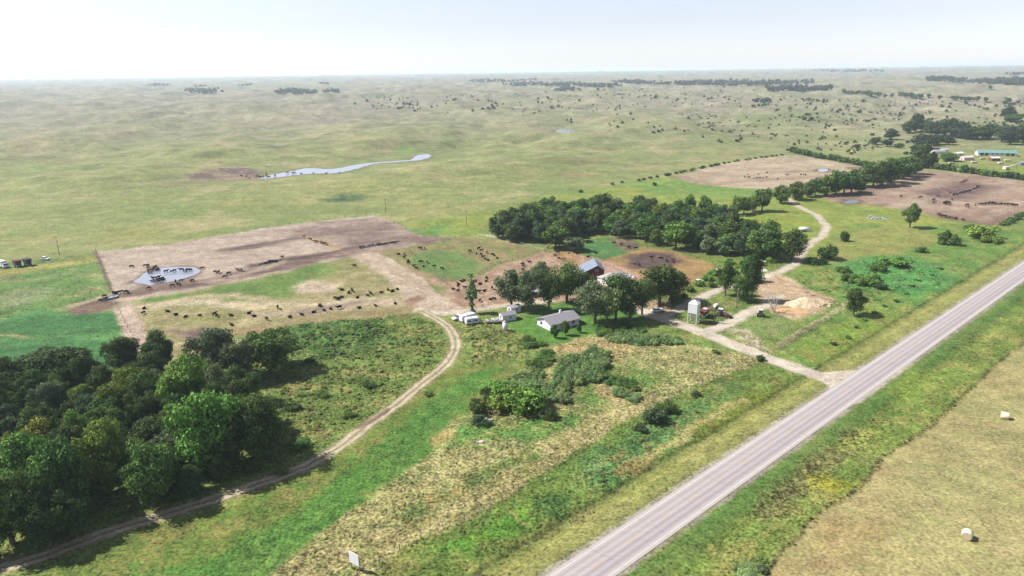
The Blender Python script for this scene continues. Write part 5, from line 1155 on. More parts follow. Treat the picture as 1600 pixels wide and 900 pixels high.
# ================================================================== VEHICLES AND MACHINES
def wheel(parent, c, r_, w_, rimmat=STEELG):
    t = MB().cyl((0, -w_ / 2, 0), (0, w_ / 2, 0), r_, r_, 14).build('tyre', RUBBER, parent); t.location = c
    t.name = 'wheel'; rr = MB().cyl((0, -w_ / 2 - .02, 0), (0, w_ / 2 + .02, 0), r_ * .5, r_ * .5, 10).build('rim', rimmat, t); return t
def car(px, py, rz, mat, label, cat='car', pickup=False, name='parked_car'):
    r0 = empty(name, at(px, py), rz); tagp(r0, label, cat)
    if pickup: prof = [(-2.7, .45), (2.6, .45), (2.7, .8), (2.55, 1.05), (1.35, 1.15), (-2.7, 1.15)]; cab = [(-.6, 1.15), (1.35, 1.15), (.75, 1.8), (-.4, 1.85)]
    else: prof = [(-2.3, .38), (2.25, .38), (2.35, .7), (2.15, .92), (1.1, 1.02), (-2.2, 1.05), (-2.35, .8)]; cab = [(-1.9, 1.03), (1.1, 1.0), (.35, 1.5), (-1.35, 1.52)]
    m_ = MB().prism(prof, -.9, .9); bmesh.ops.bevel(m_.bm, geom=list(m_.bm.edges), offset=.09, segments=2, affect='EDGES'); m_.build('body', mat, r0)
    m_ = MB().prism(cab, -.78, .78); bmesh.ops.bevel(m_.bm, geom=list(m_.bm.edges), offset=.05, segments=2, affect='EDGES'); m_.build('cabin', DARKG, r0)
    zt = max(z for x, z in cab); xs = [x for x, z in cab if z > zt - .1]; MB().box(((min(xs) + max(xs)) / 2, 0, zt + .02), (max(xs) - min(xs), 1.4, .05)).build('roof', mat, r0)
    for x in (-1.45, 1.5):
        for y in (-.82, .82): wheel(r0, (x, y, .34), .34, .22)
    for y in (-.6, .6): MB().box((2.68 if pickup else 2.32, y, .78), (.08, .32, .16)).build('headlight', WHITE2, r0)
    return r0
def camper(px, py, rz, L_, H_, mat, label, stripe=None):
    r0 = empty('camping_trailer', at(px, py), rz); tagp(r0, label, 'camping trailer')
    m_ = MB().prism([(-L_ / 2, .5), (L_ / 2 - .3, .5), (L_ / 2, .9), (L_ / 2, H_ - .7), (L_ / 2 - .5, H_), (-L_ / 2 + .2, H_), (-L_ / 2, H_ - .3)], -1.15, 1.15)
    bmesh.ops.bevel(m_.bm, geom=list(m_.bm.edges), offset=.1, segments=2, affect='EDGES'); m_.build('body', mat, r0)
    for y in (-1.17, 1.17):
        for x in (-L_ * .28, L_ * .22): MB().box((x, y, H_ * .62), (1.0, .05, .55)).build('window', DARKG, r0)
    MB().box((0.1, -1.18, 1.35), (.65, .05, 1.7)).build('door', STEELG, r0); MB().box((L_ / 2 + .02, 0, H_ * .6), (.05, 1.3, .6)).build('window', DARKG, r0)
    MB().box((L_ / 2 + .7, 0, .5), (1.5, .12, .12)).build('hitch', STEELD, r0); MB().box((-.5, 0, H_ + .12), (.8, .7, .22)).build('roof_vent', WHITE, r0)
    for x in (-.45, .45): 
        for y in (-1.0, 1.0): wheel(r0, (x, y, .34), .34, .2)
    return r0
camper(731, 501, ang((720, 504), (742, 498)), 6.2, 2.6, WHITE2, 'long white camping trailer, middle of the three vehicles left of the farm')
camper(738, 506, ang((728, 508), (748, 505)), 5.0, 2.5, WHITE, 'shorter white camping trailer nearest the camera of the three left of the farm')
car(717, 499, ang((708, 501), (726, 496)) + math.pi, WHITE2, 'white pickup at the left end of the three parked vehicles left of the farm', 'pickup', True, 'pickup_truck')
car(1188, 411, -.2, WHITE2, 'white car in the shadow of the long grove right end'); car(1092, 442, .6, WHITE2, 'white car sunk in the weeds beside the brown pens'); 
car(1027, 487, .3, WHITE, 'white car parked in the shade under the big dark round tree')
car(1128, 424, -.1, WHITE, 'white van-like car, left one in the weeds above the upper lane'); car(1140, 421, .4, CREAM, 'cream car, right one in the weeds above the upper lane')
# flat trailer with boards and junk, left of the sheds
r0 = empty('junk_trailer', at(773, 505), .1); tagp(r0, 'flat trailer heaped with pinkish white junk left of the small sheds', 'trailer')
MB().box((0, 0, .75), (6.5, 2.3, .15)).build('deck', WOODP, r0); 
for k in range(14): MB().box((rnd.uniform(-2.9, 2.9), rnd.uniform(-.9, .9), rnd.uniform(.95, 1.5)), (rnd.uniform(.5, 1.6), rnd.uniform(.2, .8), rnd.uniform(.15, .6)), (rnd.uniform(-.3, .3), rnd.uniform(-.3, .3), rnd.uniform(0, 3))).build('junk_piece', rnd.choice([PINKW, WHITE, CREAM]), r0)
MB().box((0, -1.1, 1.05), (6.5, .08, .5)).build('side_board', WHITE, r0); MB().box((3.9, 0, .6), (1.5, .14, .12)).build('hitch', STEELD, r0)
for x in (-.5, .5):
    for y in (-1.0, 1.0): wheel(r0, (x, y, .36), .36, .2)
# upright white tank / silo next to the sheds
r0 = empty('upright_tank', at(789, 517)); tagp(r0, 'narrow white upright tank left of the small grey-roofed shed', 'tank')
MB().cyl((0, 0, 0), (0, 0, 3.2), .8, .8, 16).build('shell', WHITE2, r0); MB().cyl((0, 0, 3.2), (0, 0, 3.7), .8, .15, 16).build('cap', PINKW, r0); MB().box((.82, 0, 1.6), (.06, .4, 3.0)).build('ladder', STEELD, r0)
# feed bin on legs
p = at(1083, 504); rz = ang((1077, 504), (1090, 499))
r0 = empty('feed_bin', p, rz + .3); tagp(r0, 'tall white square feed bin on slim legs beside the drive', 'feed bin')
MB().box((0, 0, 5.6), (3.3, 3.3, 3.4), bevel=.05).build('hopper', WHITE2, r0)
MB().poly([(-1.7, -1.7, 7.33), (1.7, -1.7, 7.33), (1.7, 1.7, 7.33), (-1.7, 1.7, 7.33), (-.3, -.3, 8.4), (.3, -.3, 8.4), (.3, .3, 8.4), (-.3, .3, 8.4)], [(0, 1, 5, 4), (1, 2, 6, 5), (2, 3, 7, 6), (3, 0, 4, 7), (4, 5, 6, 7), (3, 2, 1, 0)]).build('roof', WHITE2, r0)
MB().poly([(-1.6, -1.6, 3.88), (1.6, -1.6, 3.88), (1.6, 1.6, 3.88), (-1.6, 1.6, 3.88), (-.35, -.35, 2.5), (.35, -.35, 2.5), (.35, .35, 2.5), (-.35, .35, 2.5)], [(0, 1, 5, 4), (1, 2, 6, 5), (2, 3, 7, 6), (3, 0, 4, 7), (7, 6, 5, 4), (0, 1, 2, 3)]).build('cone', WHITE, r0)
for x in (-1.55, 1.55):
    for y in (-1.55, 1.55): MB().box((x, y, 1.85), (.16, .16, 4.1)).build('leg', WHITE2, r0); MB().box((x, y, .08), (.6, .6, .3)).build('foot', CONC, r0)
m_ = MB()
for s_ in (-1, 1): m_.cyl((s_ * 1.55, -1.55, .3), (-s_ * 1.55, -1.55, 3.6), .04, .04, 5); m_.cyl((-1.55, s_ * 1.55, .3), (-1.55, -s_ * 1.55, 3.6), .04, .04, 5)
m_.build('cross_brace', STEELG, r0)
m_ = MB(); [m_.cyl((1.78, y, .1), (1.78, y, 7.4), .035, .035, 5) for y in (-.25, .25)]; [m_.cyl((1.78, -.25, z * .4 + .3), (1.78, .25, z * .4 + .3), .025, .025, 4) for z in range(17)]; m_.build('ladder', STEELG, r0)
# red-brown grain wagon behind the bin
r0 = empty('grain_wagon', at(1101, 495), .9); tagp(r0, 'dark red grain wagon standing right behind the white feed bin', 'wagon')
MB().poly([(-2.6, -1.4, 2.9), (2.6, -1.4, 2.9), (2.6, 1.4, 2.9), (-2.6, 1.4, 2.9), (-1.5, -.6, 1.0), (1.5, -.6, 1.0), (1.5, .6, 1.0), (-1.5, .6, 1.0)], [(0, 1, 5, 4), (1, 2, 6, 5), (2, 3, 7, 6), (3, 0, 4, 7), (7, 6, 5, 4), (0, 1, 2, 3)]).build('box', REDP, r0)
MB().box((0, 0, .85), (4.6, .9, .16)).build('chassis', STEELD, r0); MB().box((-3.4, 0, .7), (2.2, .14, .14)).build('hitch', STEELD, r0)
MB().box((.5, 0, 3.0), (1.6, 1.4, .35), (0, .2, 0)).build('lid', WHITE2, r0)
for x in (-1.7, 1.7):
    for y in (-.95, .95): wheel(r0, (x, y, .48), .48, .3)
# auger: long tube from the wagon up to a tall dark mast
r0 = empty('grain_auger', at(1113, 506), -.2); tagp(r0, 'rusty grain auger carried by a tall dark mast right of the feed bin', 'auger')
MB().cyl((-6.0, 3.5, 3.9), (1.0, .2, 4.9), .2, .2, 10).build('tube', STEELD, r0); MB().box((.6, .3, 2.3), (.35, .35, 4.9)).build('mast', STEELD, r0)
MB().box((-5.8, 3.4, 2.4), (.16, .16, 3.2), (0, .15, 0)).build('support_leg', STEELD, r0); MB().cyl((-5.6, 1.6, .2), (-1.8, 2.1, 4.3), .09, .09, 6).build('chute', STEELG, r0); MB().box((.6, .3, .1), (1.2, 1.2, .25)).build('base', STEELD, r0)
def tractor(px, py, rz, mat, roofm, label, loader=False):
    r0 = empty('tractor', at(px, py), rz); tagp(r0, label, 'tractor')
    MB().box((1.15, 0, 1.15), (2.0, .8, .8), bevel=.1).build('hood', mat, r0); MB().box((-.5, 0, .95), (1.8, .9, .6)).build('chassis', STEELD, r0)
    MB().box((-.6, 0, 1.95), (1.45, 1.35, 1.35), bevel=.06, taper=.88).build('cab', DARKG, r0); MB().box((-.6, 0, 2.72), (1.6, 1.5, .16), bevel=.04).build('roof', roofm, r0)
    MB().cyl((1.5, .25, 1.5), (1.5, .25, 2.4), .05, .05, 6).build('exhaust', STEELD, r0)
    for y in (-.95, .95):
        wheel(r0, (-.8, y, .82), .82, .45, mat); wheel(r0, (1.75, y * .85, .5), .5, .28, mat); MB().box((-.8, y, 1.72), (1.2, .5, .08)).build('fender', mat, r0)
    if loader:
        m_ = MB()
        for y in (-.62, .62): m_.box((2.0, y, .95), (2.6, .12, .18), (0, .3, 0))
        m_.build('loader_arm', mat, r0); MB().prism([(3.1, .1), (3.9, .1), (3.9, .2), (3.25, .2), (3.25, .9), (3.1, .9)], -1.0, 1.0).build('bucket', STEELD, r0)
tractor(1128, 494, -.7, STEELD, WHITE2, 'rusty tractor with a white cab roof and loader beside the grain wagon', True)
tractor(1188, 494, 1.2, TANP, CREAM, 'tan open tractor parked alone on the grass left of the dead tree')
r0 = empty('tank_cart', at(1119, 483), .5); tagp(r0, 'cream tank on a small cart behind the rusty tractor', 'tank cart')
MB().cyl((-1, 0, 1.5), (1, 0, 1.5), .7, .7, 16).build('tank', CREAM, r0); MB().box((0, 0, .7), (2.4, 1.0, .12)).build('frame', STEELD, r0)
for y in (-.6, .6): wheel(r0, (0, y, .36), .36, .2)
# hay rake behind the tractor
r0 = empty('hay_rake', at(1136, 494), -.8); tagp(r0, 'pale wheel rake lying right of the rusty tractor', 'hay rake')
MB().box((0, 0, .9), (3.2, .14, .14)).build('beam', STEELG, r0)
for x in (-1.2, 0, 1.2):
    m_ = MB()
    for k in range(12):
        a0 = k * math.pi / 6; a1 = (k + 1) * math.pi / 6; m_.cyl((x + .7 * math.cos(a0), .25, .75 + .7 * math.sin(a0)), (x + .7 * math.cos(a1), .25, .75 + .7 * math.sin(a1)), .05, .05, 4); m_.cyl((x, .25, .75), (x + .7 * math.cos(a0), .25, .75 + .7 * math.sin(a0)), .02, .02, 3)
    m_.build('rake_wheel', TANP, r0)
# tank trailer by the upper lane
r0 = empty('tank_trailer', at(1257, 362), -.15); tagp(r0, 'white tank trailer standing in the pasture beside the upper lane bend', 'tank trailer')
MB().cyl((-2.9, 0, 1.6), (2.9, 0, 1.6), .95, .95, 18).build('tank', WHITE2, r0); MB().box((0, 0, .75), (6.4, 1.1, .14)).build('frame', STEELD, r0); MB().cyl((0, 0, 2.5), (0, 0, 2.75), .3, .3, 10).build('hatch', STEELG, r0); MB().box((3.9, 0, .7), (1.6, .14, .12)).build('hitch', STEELD, r0)
for x in (-.6, .6):
    for y in (-.9, .9): wheel(r0, (x, y, .4), .4, .24)
# far left of the view: truck, two round objects, car
r0 = empty('box_truck', at(4, 418), -.5); tagp(r0, 'white box truck at the left frame edge in the pasture', 'truck')
MB().box((-.8, 0, 2.1), (5.4, 2.4, 2.6), bevel=.05).build('cargo_box', WHITE2, r0); MB().prism([(2.0, .7), (3.9, .7), (3.9, 1.5), (3.2, 2.4), (2.0, 2.4)], -1.1, 1.1).build('cab', WHITE, r0); MB().box((3.55, 0, 1.95), (.05, 1.8, .7), (0, -.65, 0)).build('windscreen', DARKG, r0); MB().box((.5, 0, .7), (6.6, 1.0, .18)).build('chassis', STEELD, r0)
for x in (-2.2, 2.9):
    for y in (-1.0, 1.0): wheel(r0, (x, y, .48), .48, .28)
def round_bale(px, py, rz, r_, w_, m1, m2, label, cat='hay bale', name='round_bale'):
    r0 = empty(name, at(px, py), rz); tagp(r0, label, cat, None)
    m_ = MB(); n = 24
    for k in range(7): pass
    prof = [(-w_ / 2, r_ * .93), (-w_ / 2 + .08, r_), (0, r_ * 1.01), (w_ / 2 - .08, r_), (w_ / 2, r_ * .93)]; rings = []
    for x, q in prof:
        ring = []
        for i in range(n):
            a0 = 2 * math.pi * i / n; z = math.sin(a0) * q; z = max(z, -r_ * .9) ; ring.append(m_.bm.verts.new((x, math.cos(a0) * q * 1.02, z + r_ * .9 + rnd.uniform(-.012, .012))))
        rings.append(ring)
    for a_, b_ in zip(rings, rings[1:]):
        for i in range(n): f = m_.bm.faces.new([a_[i], a_[(i + 1) % n], b_[(i + 1) % n], b_[i]]); f.smooth = True
    m_.build('wrap', m1, r0)
    for x, sg in ((-w_ / 2, -1), (w_ / 2, 1)):
        e_ = MB(); e_.cyl((x - sg * .05, 0, r_ * .9), (x + sg * .015, 0, r_ * .9), r_ * .92, r_ * .86, n)
        for v in e_.bm.verts: v.co.z = max(v.co.z, .0)
        e_.build('bale_end', m2, r0)
    return r0
round_bale(1510, 841,   .9, .92, 1.6, HAYM, HAYE, 'pale round hay bale in the mown field, the nearer of two, lower right')
round_bale(1569, 654, -.55, .92, 1.65, HAYM, HAYE, 'pale round hay bale in the mown field, the farther of two, at the right edge')
DKR = simple_mat('dark_red_bale', (.09, .03, .03), .9, raw=True, var=.3); DKB = simple_mat('black_bale', (.022, .024, .026), .9, raw=True, var=.3)
def dump_cart(px, py, mat, label):
    r0 = empty('dump_cart', at(px, py), -.6); tagp(r0, label, 'cart')
    MB().poly([(-2, -1.4, 3.4), (2, -1.4, 3.4), (2, 1.4, 3.4), (-2, 1.4, 3.4), (-1.5, -1, 1.1), (1.5, -1, 1.1), (1.5, 1, 1.1), (-1.5, 1, 1.1)], [(0, 1, 5, 4), (1, 2, 6, 5), (2, 3, 7, 6), (3, 0, 4, 7), (7, 6, 5, 4), (0, 1, 2, 3)]).build('box', mat, r0)
    MB().box((0, 0, .9), (4.6, 1, .2)).build('frame', STEELD, r0)
    for y in (-1.2, 1.2): wheel(r0, (0, y, .75), .75, .4)
dump_cart(28, 417, DKR, 'dark red forage cart between the white box truck and the black cart'); dump_cart(44, 415, DKB, 'black forage cart right of the dark red one at the far left')
car(71, 406, -.3, WHITE, 'small white car in the pasture left of the bare lot')
# farm odds and ends at the upper right farmstead
for x, y, rz, l_ in ((1486, 256, .1, 'white flatbed wagon nearest the hedge in the far right farmstead'), (1522, 255, 0, 'long pale wagon in the middle of the far right farmstead'), (1563, 256, .2, 'pale wagon below the reddish shed of the far right farmstead'), (1574, 252, -.2, 'cream wagon right of the reddish shed of the far right farmstead'), (1535, 249, .1, 'small pale wagon under the long green-roofed shed')):
    r0 = empty('farm_wagon', at(x, y), rz); tagp(r0, l_, 'wagon', 'farm wagons at the far right farmstead'); MB().box((0, 0, 1.1), (5, 2.2, .9)).build('box', rnd.choice([PINKW, TANP, CREAM]), r0)
    for a_ in (-1.5, 1.5): wheel(r0, (a_, -1.1, .5), .5, .3); wheel(r0, (a_, 1.1, .5), .5, .3)
r0 = empty('portable_auger', at(1572, 265), .25); tagp(r0, 'cream machine with a long raised boom nearest the hedge at the far right', 'auger')
MB().box((0, 0, 1.5), (5, 3, 2.4), bevel=.2).build('body', CREAM, r0); MB().cyl((1.5, 0, 2.2), (16, 0, 5.2), .35, .3, 8).build('boom', CREAM, r0); MB().box((11, 0, 2), (.3, .3, 4)).build('boom_leg', STEELD, r0)
for y in (-1.5, 1.5): wheel(r0, (0, y, .6), .6, .4)
r0 = empty('yellow_loader', at(1333, 239), .3); tagp(r0, 'small yellow machine on the slope above the windbreak hedge', 'machine')
MB().box((0, 0, 1.6), (4.5, 2.6, 1.6), bevel=.2).build('body', YELM, r0); MB().box((-.3, 0, 2.9), (1.8, 1.8, 1.2)).build('cab', DARKG, r0)
for x in (-1.4, 1.4):
    for y in (-1.3, 1.3): wheel(r0, (x, y, .7), .7, .4)

# sign board seen from behind
p = at(555, 893); r0 = empty('sign_board', p, -.62); tagp(r0, 'blank white board on two dark posts in the straw grass near the bottom edge', 'sign')
MB().box((0, 0, 2.75), (2.5, .1, 2.4), bevel=.02).build('panel', WHITE2, r0)
for x in (-1.05, 1.05): MB().box((x, .13, 1.9), (.14, .14, 4.1)).build('post', WOODP, r0)
MB().box((0, .1, 2.2), (2.4, .06, .12)).build('rail', WOODP, r0)
r0 = empty('marker_post', at(1142, 576)); tagp(r0, 'slim white marker post in the dry meadow left of the drive', 'post'); MB().box((0, 0, .95), (.28, .12, 2.3), (0, -.12, 0)).build('post', WHITE2, r0); MB().box((0, -.08, 1.7), (.2, .03, .3), (0, -.12, 0)).build('plate', CREAM, r0)
r0 = empty('marker_post', at(852, 752)); tagp(r0, 'short white marker post on the old fence line in the straw grass', 'post'); MB().cyl((0, 0, -.2), (0, 0, .95), .08, .08, 8).build('post', WHITE2, r0); MB().cyl((0, 0, .95), (0, 0, 1.05), .1, .04, 8).build('cap', WHITE, r0)
# power poles
for x, y, h_, l_ in ((93, 398, 9.5, 'utility pole left of the bare lot'), (603, 334, 10, 'utility pole in the pasture behind the bare lot'), (729, 352, 9, 'utility pole in the pasture right of the bare lot'), (1112, 497, 8, 'slim pole rising behind the rusty tractor'), (1151, 482, 8, 'slim pole in the weeds left of the bushy tree')):
    r0 = empty('utility_pole', at(x, y), .5); tagp(r0, l_, 'pole'); MB().cyl((0, 0, -.5), (0, 0, h_), .17, .11, 8).build('pole', WOODP, r0)
    MB().box((0, 0, h_ - .6), (2.0, .12, .14)).build('crossarm', WOODP, r0)
    for q in (-.8, 0, .8): MB().cyl((q, 0, h_ - .53), (q, 0, h_ - .3), .06, .04, 6).build('insulator', STEELG, r0)
# sand heap, rubble, debris
def heap(name, px, py, a_, b_, h_, mat, label, seed, rz=0., cat='heap'):
    n = 40; xs = np.linspace(-1.15, 1.15, n); X_, Y_ = np.meshgrid(xs, xs); r2 = np.sqrt(X_ ** 2 + Y_ ** 2)
    z = np.clip(1 - r2 + .25 * fbm(X_ * 3 + seed, Y_ * 3, 1.3, 3, seed), 0, 1) ** .8 * h_ + .12 * h_ * fbm(X_ * 8, Y_ * 8, 1.0, 3, seed + 2.) * (r2 < .9) - .04
    V = np.stack([X_.ravel() * a_, Y_.ravel() * b_, z.ravel()], 1); I = np.arange(n * n).reshape(n, n)
    F = np.stack([I[:-1, :-1].ravel(), I[:-1, 1:].ravel(), I[1:, 1:].ravel(), I[1:, :-1].ravel()], 1)
    o = link(name, np_mesh(name, V, F, mat, True), None, at(px, py)); o.rotation_euler.z = rz; tagp(o, label, cat); return o
heap('sand_heap', 1258, 474, 8.5, 5.0, 2.6, SANDM, 'large pale heap of sand at the turning place right of the dead tree', 3, .3)
heap('dirt_heap', 1238, 486, 6, 2.6, 1.1, simple_mat('ochre_soil', (.38, .24, .11), .95, raw=True, var=.25), 'low ochre bank of soil in front of the sand heap', 6, -.2)
def rubble(name, px, py, a_, b_, n, s_, mats, label, seed, cat='rubble'):
    rr = random.Random(seed); r0 = empty(name, at(px, py)); tagp(r0, label, cat); ms = [MB() for _ in mats]
    for k in range(n):
        q = rr.choice(ms); s = rr.uniform(*s_); q.blob((rr.gauss(0, a_ / 2.2), rr.gauss(0, b_ / 2.2), s * .3), (s, s * rr.uniform(.5, 1), s * rr.uniform(.4, .8)), rr.random(), .25, 1)
    for q, mt in zip(ms, mats): q.build('lumps', mt, r0)
rubble('rock_pile', 1368, 341, 7, 5, 46, (.3, .9), (CONC, STEELG), 'pile of pale grey rubble in the yellowish meadow right of the lane', 4, 'rock pile')
rubble('broken_concrete', 1284, 476, 5, 3, 30, (.3, .9), (STEELD, SANDM), 'dark broken lumps on the right side of the sand heap', 5)
rubble('debris_pile', 763, 657, 1.6, 1.0, 14, (.25, .6), (WHITE, PINKW), 'small pile of white debris at the lower left of the meadow thicket', 8, 'debris')
rubble('brush_pile', 747, 691, 1.4, .8, 14, (.2, .5), (PINKW, WOODP), 'small greyish brush pile alone in the green meadow below the thicket', 9, 'debris')
rubble('scrap_pile', 1160, 338, 3, 1.0, 10, (.3, .7), (CREAM, WOODP), 'pale scrap under the small cluster of pasture trees', 19, 'debris')
rubble('scrap_pile', 1040, 453, 4, 2, 16, (.3, .9), (WHITE, STEELD), 'white and rusty scrap beside the pens right of the garage', 20, 'debris')
rubble('scrap_pile', 978, 433, 4, 2, 16, (.3, .9), (WHITE, STEELD), 'scrap and gates stacked directly behind the garage', 23, 'debris')
# tar repairs and cracks of the highway
M_TAR = simple_mat('tar', (.085, .08, .082), .7, raw=True, var=.2)
def tar(name, pts, wd, z=.006):
    V = []; P = np.array(pts, float); T = np.gradient(P, axis=0); T /= np.linalg.norm(T, axis=1)[:, None]; N = np.stack([-T[:, 1], T[:, 0]], 1)
    for (s0, o0), n0 in zip(P, N):
        for sg in (-1, 1): so, oo = s0 + n0[0] * wd / 2 * sg, o0 + n0[1] * wd / 2 * sg; V.append(along(oo, so, zroad(oo) + z))
    F = [(2 * i, 2 * i + 2, 2 * i + 3, 2 * i + 1) for i in range(len(P) - 1)]
    o = link(name, np_mesh(name, V, F, M_TAR)); o['kind'] = 'structure'
sd_ = float(G(1000, 820) @ RD)
rs_ = np.random.RandomState(3)
for k in range(26):
    s0 = 60 + k * 11.5 + rs_.uniform(-3, 3); n_ = 14; o_2 = np.linspace(-3.9, 3.9, n_) if rs_.rand() < .6 else np.linspace(-3.9, .1, n_)
    tar('tar_crack', np.stack([s0 + np.cumsum(rs_.normal(0, .12, n_)), o_2], 1), .045)
# the concrete slab above the upper lane
tagp(MB().box((0, 0, .05), (7, 4, .3)).build('concrete_slab', CONC), 'bare pale concrete slab above the upper lane', 'slab'); bpy.data.objects['concrete_slab'].location = at(1186, 423)

# ================================================================== FENCES, BUNKS, TANKS
FPM = MB().box((0, 0, .6), (.13, .13, 1.7)).mesh('post', WOODP)
def fence(pts, label, sp=6.0, rails=(.5, .95), mat=WOODP, rr=.035, name='fence'):
    P = smooth_line(GP(pts), 3.0); d = np.r_[0, np.cumsum(np.linalg.norm(np.diff(P, axis=0), axis=1))]; n = int(min(98, d[-1] // sp)) + 1
    s_ = np.linspace(0, d[-1], n + 1); X_ = np.interp(s_, d, P[:, 0]); Y_ = np.interp(s_, d, P[:, 1]); Z_ = base_h(X_, Y_)
    o0 = Vector((X_[0], Y_[0], Z_[0])); r0 = empty(name, o0); tagp(r0, label, 'fence')
    for k in range(n + 1): link('post', FPM, r0, Vector((X_[k], Y_[k], Z_[k])) - o0)
    for zz in rails:
        m_ = MB()
        for k in range(n): m_.cyl(Vector((X_[k], Y_[k], Z_[k] + zz)) - o0, Vector((X_[k + 1], Y_[k + 1], Z_[k + 1] + zz)) - o0, rr, rr, 4)
        m_.build('rail' if rr > .02 else 'wire', mat, r0)
fence([(640, 393), (668, 418), (700, 446), (730, 470), (744, 484)], 'post and rail fence along the right side of the pale central lane', 4)
fence([(744, 484), (770, 474), (800, 462)], 'rail fence closing the red-brown paddock behind the leftmost farmyard tree', 4)
fence([(150, 393), (163, 425), (176, 462), (188, 490), (204, 520)], 'wire fence between the green field and the bare lot', 6, (.4, .8, 1.1), STEELG, .008)
fence([(150, 391), (230, 386), (330, 372), (430, 354), (540, 340), (585, 336), (625, 352), (652, 370), (700, 374)], 'wire fence along the far side of the bare lot', 7, (.4, .8, 1.1), STEELG, .008)
fence([(692, 378), (740, 368), (800, 378), (852, 393)], 'wire fence on the far side of the paddock right of the lane', 5, (.5, 1.0), STEELG, .02)
fence([(748, 430), (775, 416), (815, 404), (852, 393), (890, 410), (905, 420)], 'rail fence dividing the green paddock from the red-brown one', 4)
fence([(895, 402), (940, 408), (985, 402), (1010, 398)], 'rail fence between the emerald pen and the muddy pen', 3.5)
fence([(905, 420), (930, 412), (960, 420), (985, 432), (1000, 438)], 'rail fence of the pink soil yard behind the barn', 3)
fence([(948, 371), (1000, 378), (1040, 388), (1120, 414), (1096, 438), (1060, 466)], 'fence around the far side of the muddy pens', 5)
fence([(560, 905), (640, 851), (760, 796), (860, 736), (960, 669), (1062, 616), (1132, 588)], 'old wire fence on dark posts between the straw meadow and the roadside grass', 5, (.5, 1.0), STEELG, .008)
fence([(1200, 557), (1245, 530), (1330, 478), (1420, 425), (1520, 366), (1600, 322)], 'wire fence running up the meadow left of the highway', 8, (.5, 1.0), STEELG, .008)
def bunk(pts, label, mat=CONC, w_=.9, h_=.7):
    A_ = GP(pts); d_ = A_[1] - A_[0]; L_ = float(np.linalg.norm(d_)); c_ = A_.mean(0); r0 = empty('feed_bunk', (c_[0], c_[1], 0), math.atan2(d_[1], d_[0])); tagp(r0, label, 'feed bunk')
    m_ = MB(); m_.box((0, -w_ / 2, h_ / 2), (L_, .12, h_)); m_.box((0, w_ / 2, h_ / 2), (L_, .12, h_)); m_.build('side', mat, r0); MB().box((0, 0, .15), (L_ - .1, w_ - .13, .3)).build('feed', HAYE, r0)
bunk([(562, 388), (624, 377)], 'long low feed bunk with cattle in the right part of the bare lot')
bunk([(402, 414), (440, 406)], 'feed bunk in the dark mud strip of the bare lot')
bunk([(1486, 305), (1530, 292)], 'slanting feed bunk in the brown upper right lot')
r0 = empty('stock_tank', at(173, 467), ang((161, 469), (186, 463))); tagp(r0, 'long blue-grey stock tank at the corner of the bare lot, cattle around it', 'stock tank')
m_ = MB(); n = 24
for (q0, q1, z0, z1) in ((1.0, 1.0, 0, .75), (.93, .93, .75, .1)):
    pass
m_.cyl((0, 0, 0), (0, 0, .7), 1.0, 1.0, 28); 
for v in m_.bm.verts: v.co.x *= 3.2; v.co.y *= 1.2
m_.build('tank_wall', BLUEG, r0); m_ = MB().cyl((0, 0, .66), (0, 0, .72), .92, .92, 28)
for v in m_.bm.verts: v.co.x *= 3.2; v.co.y *= 1.2
m_.build('water', M_WATER, r0)

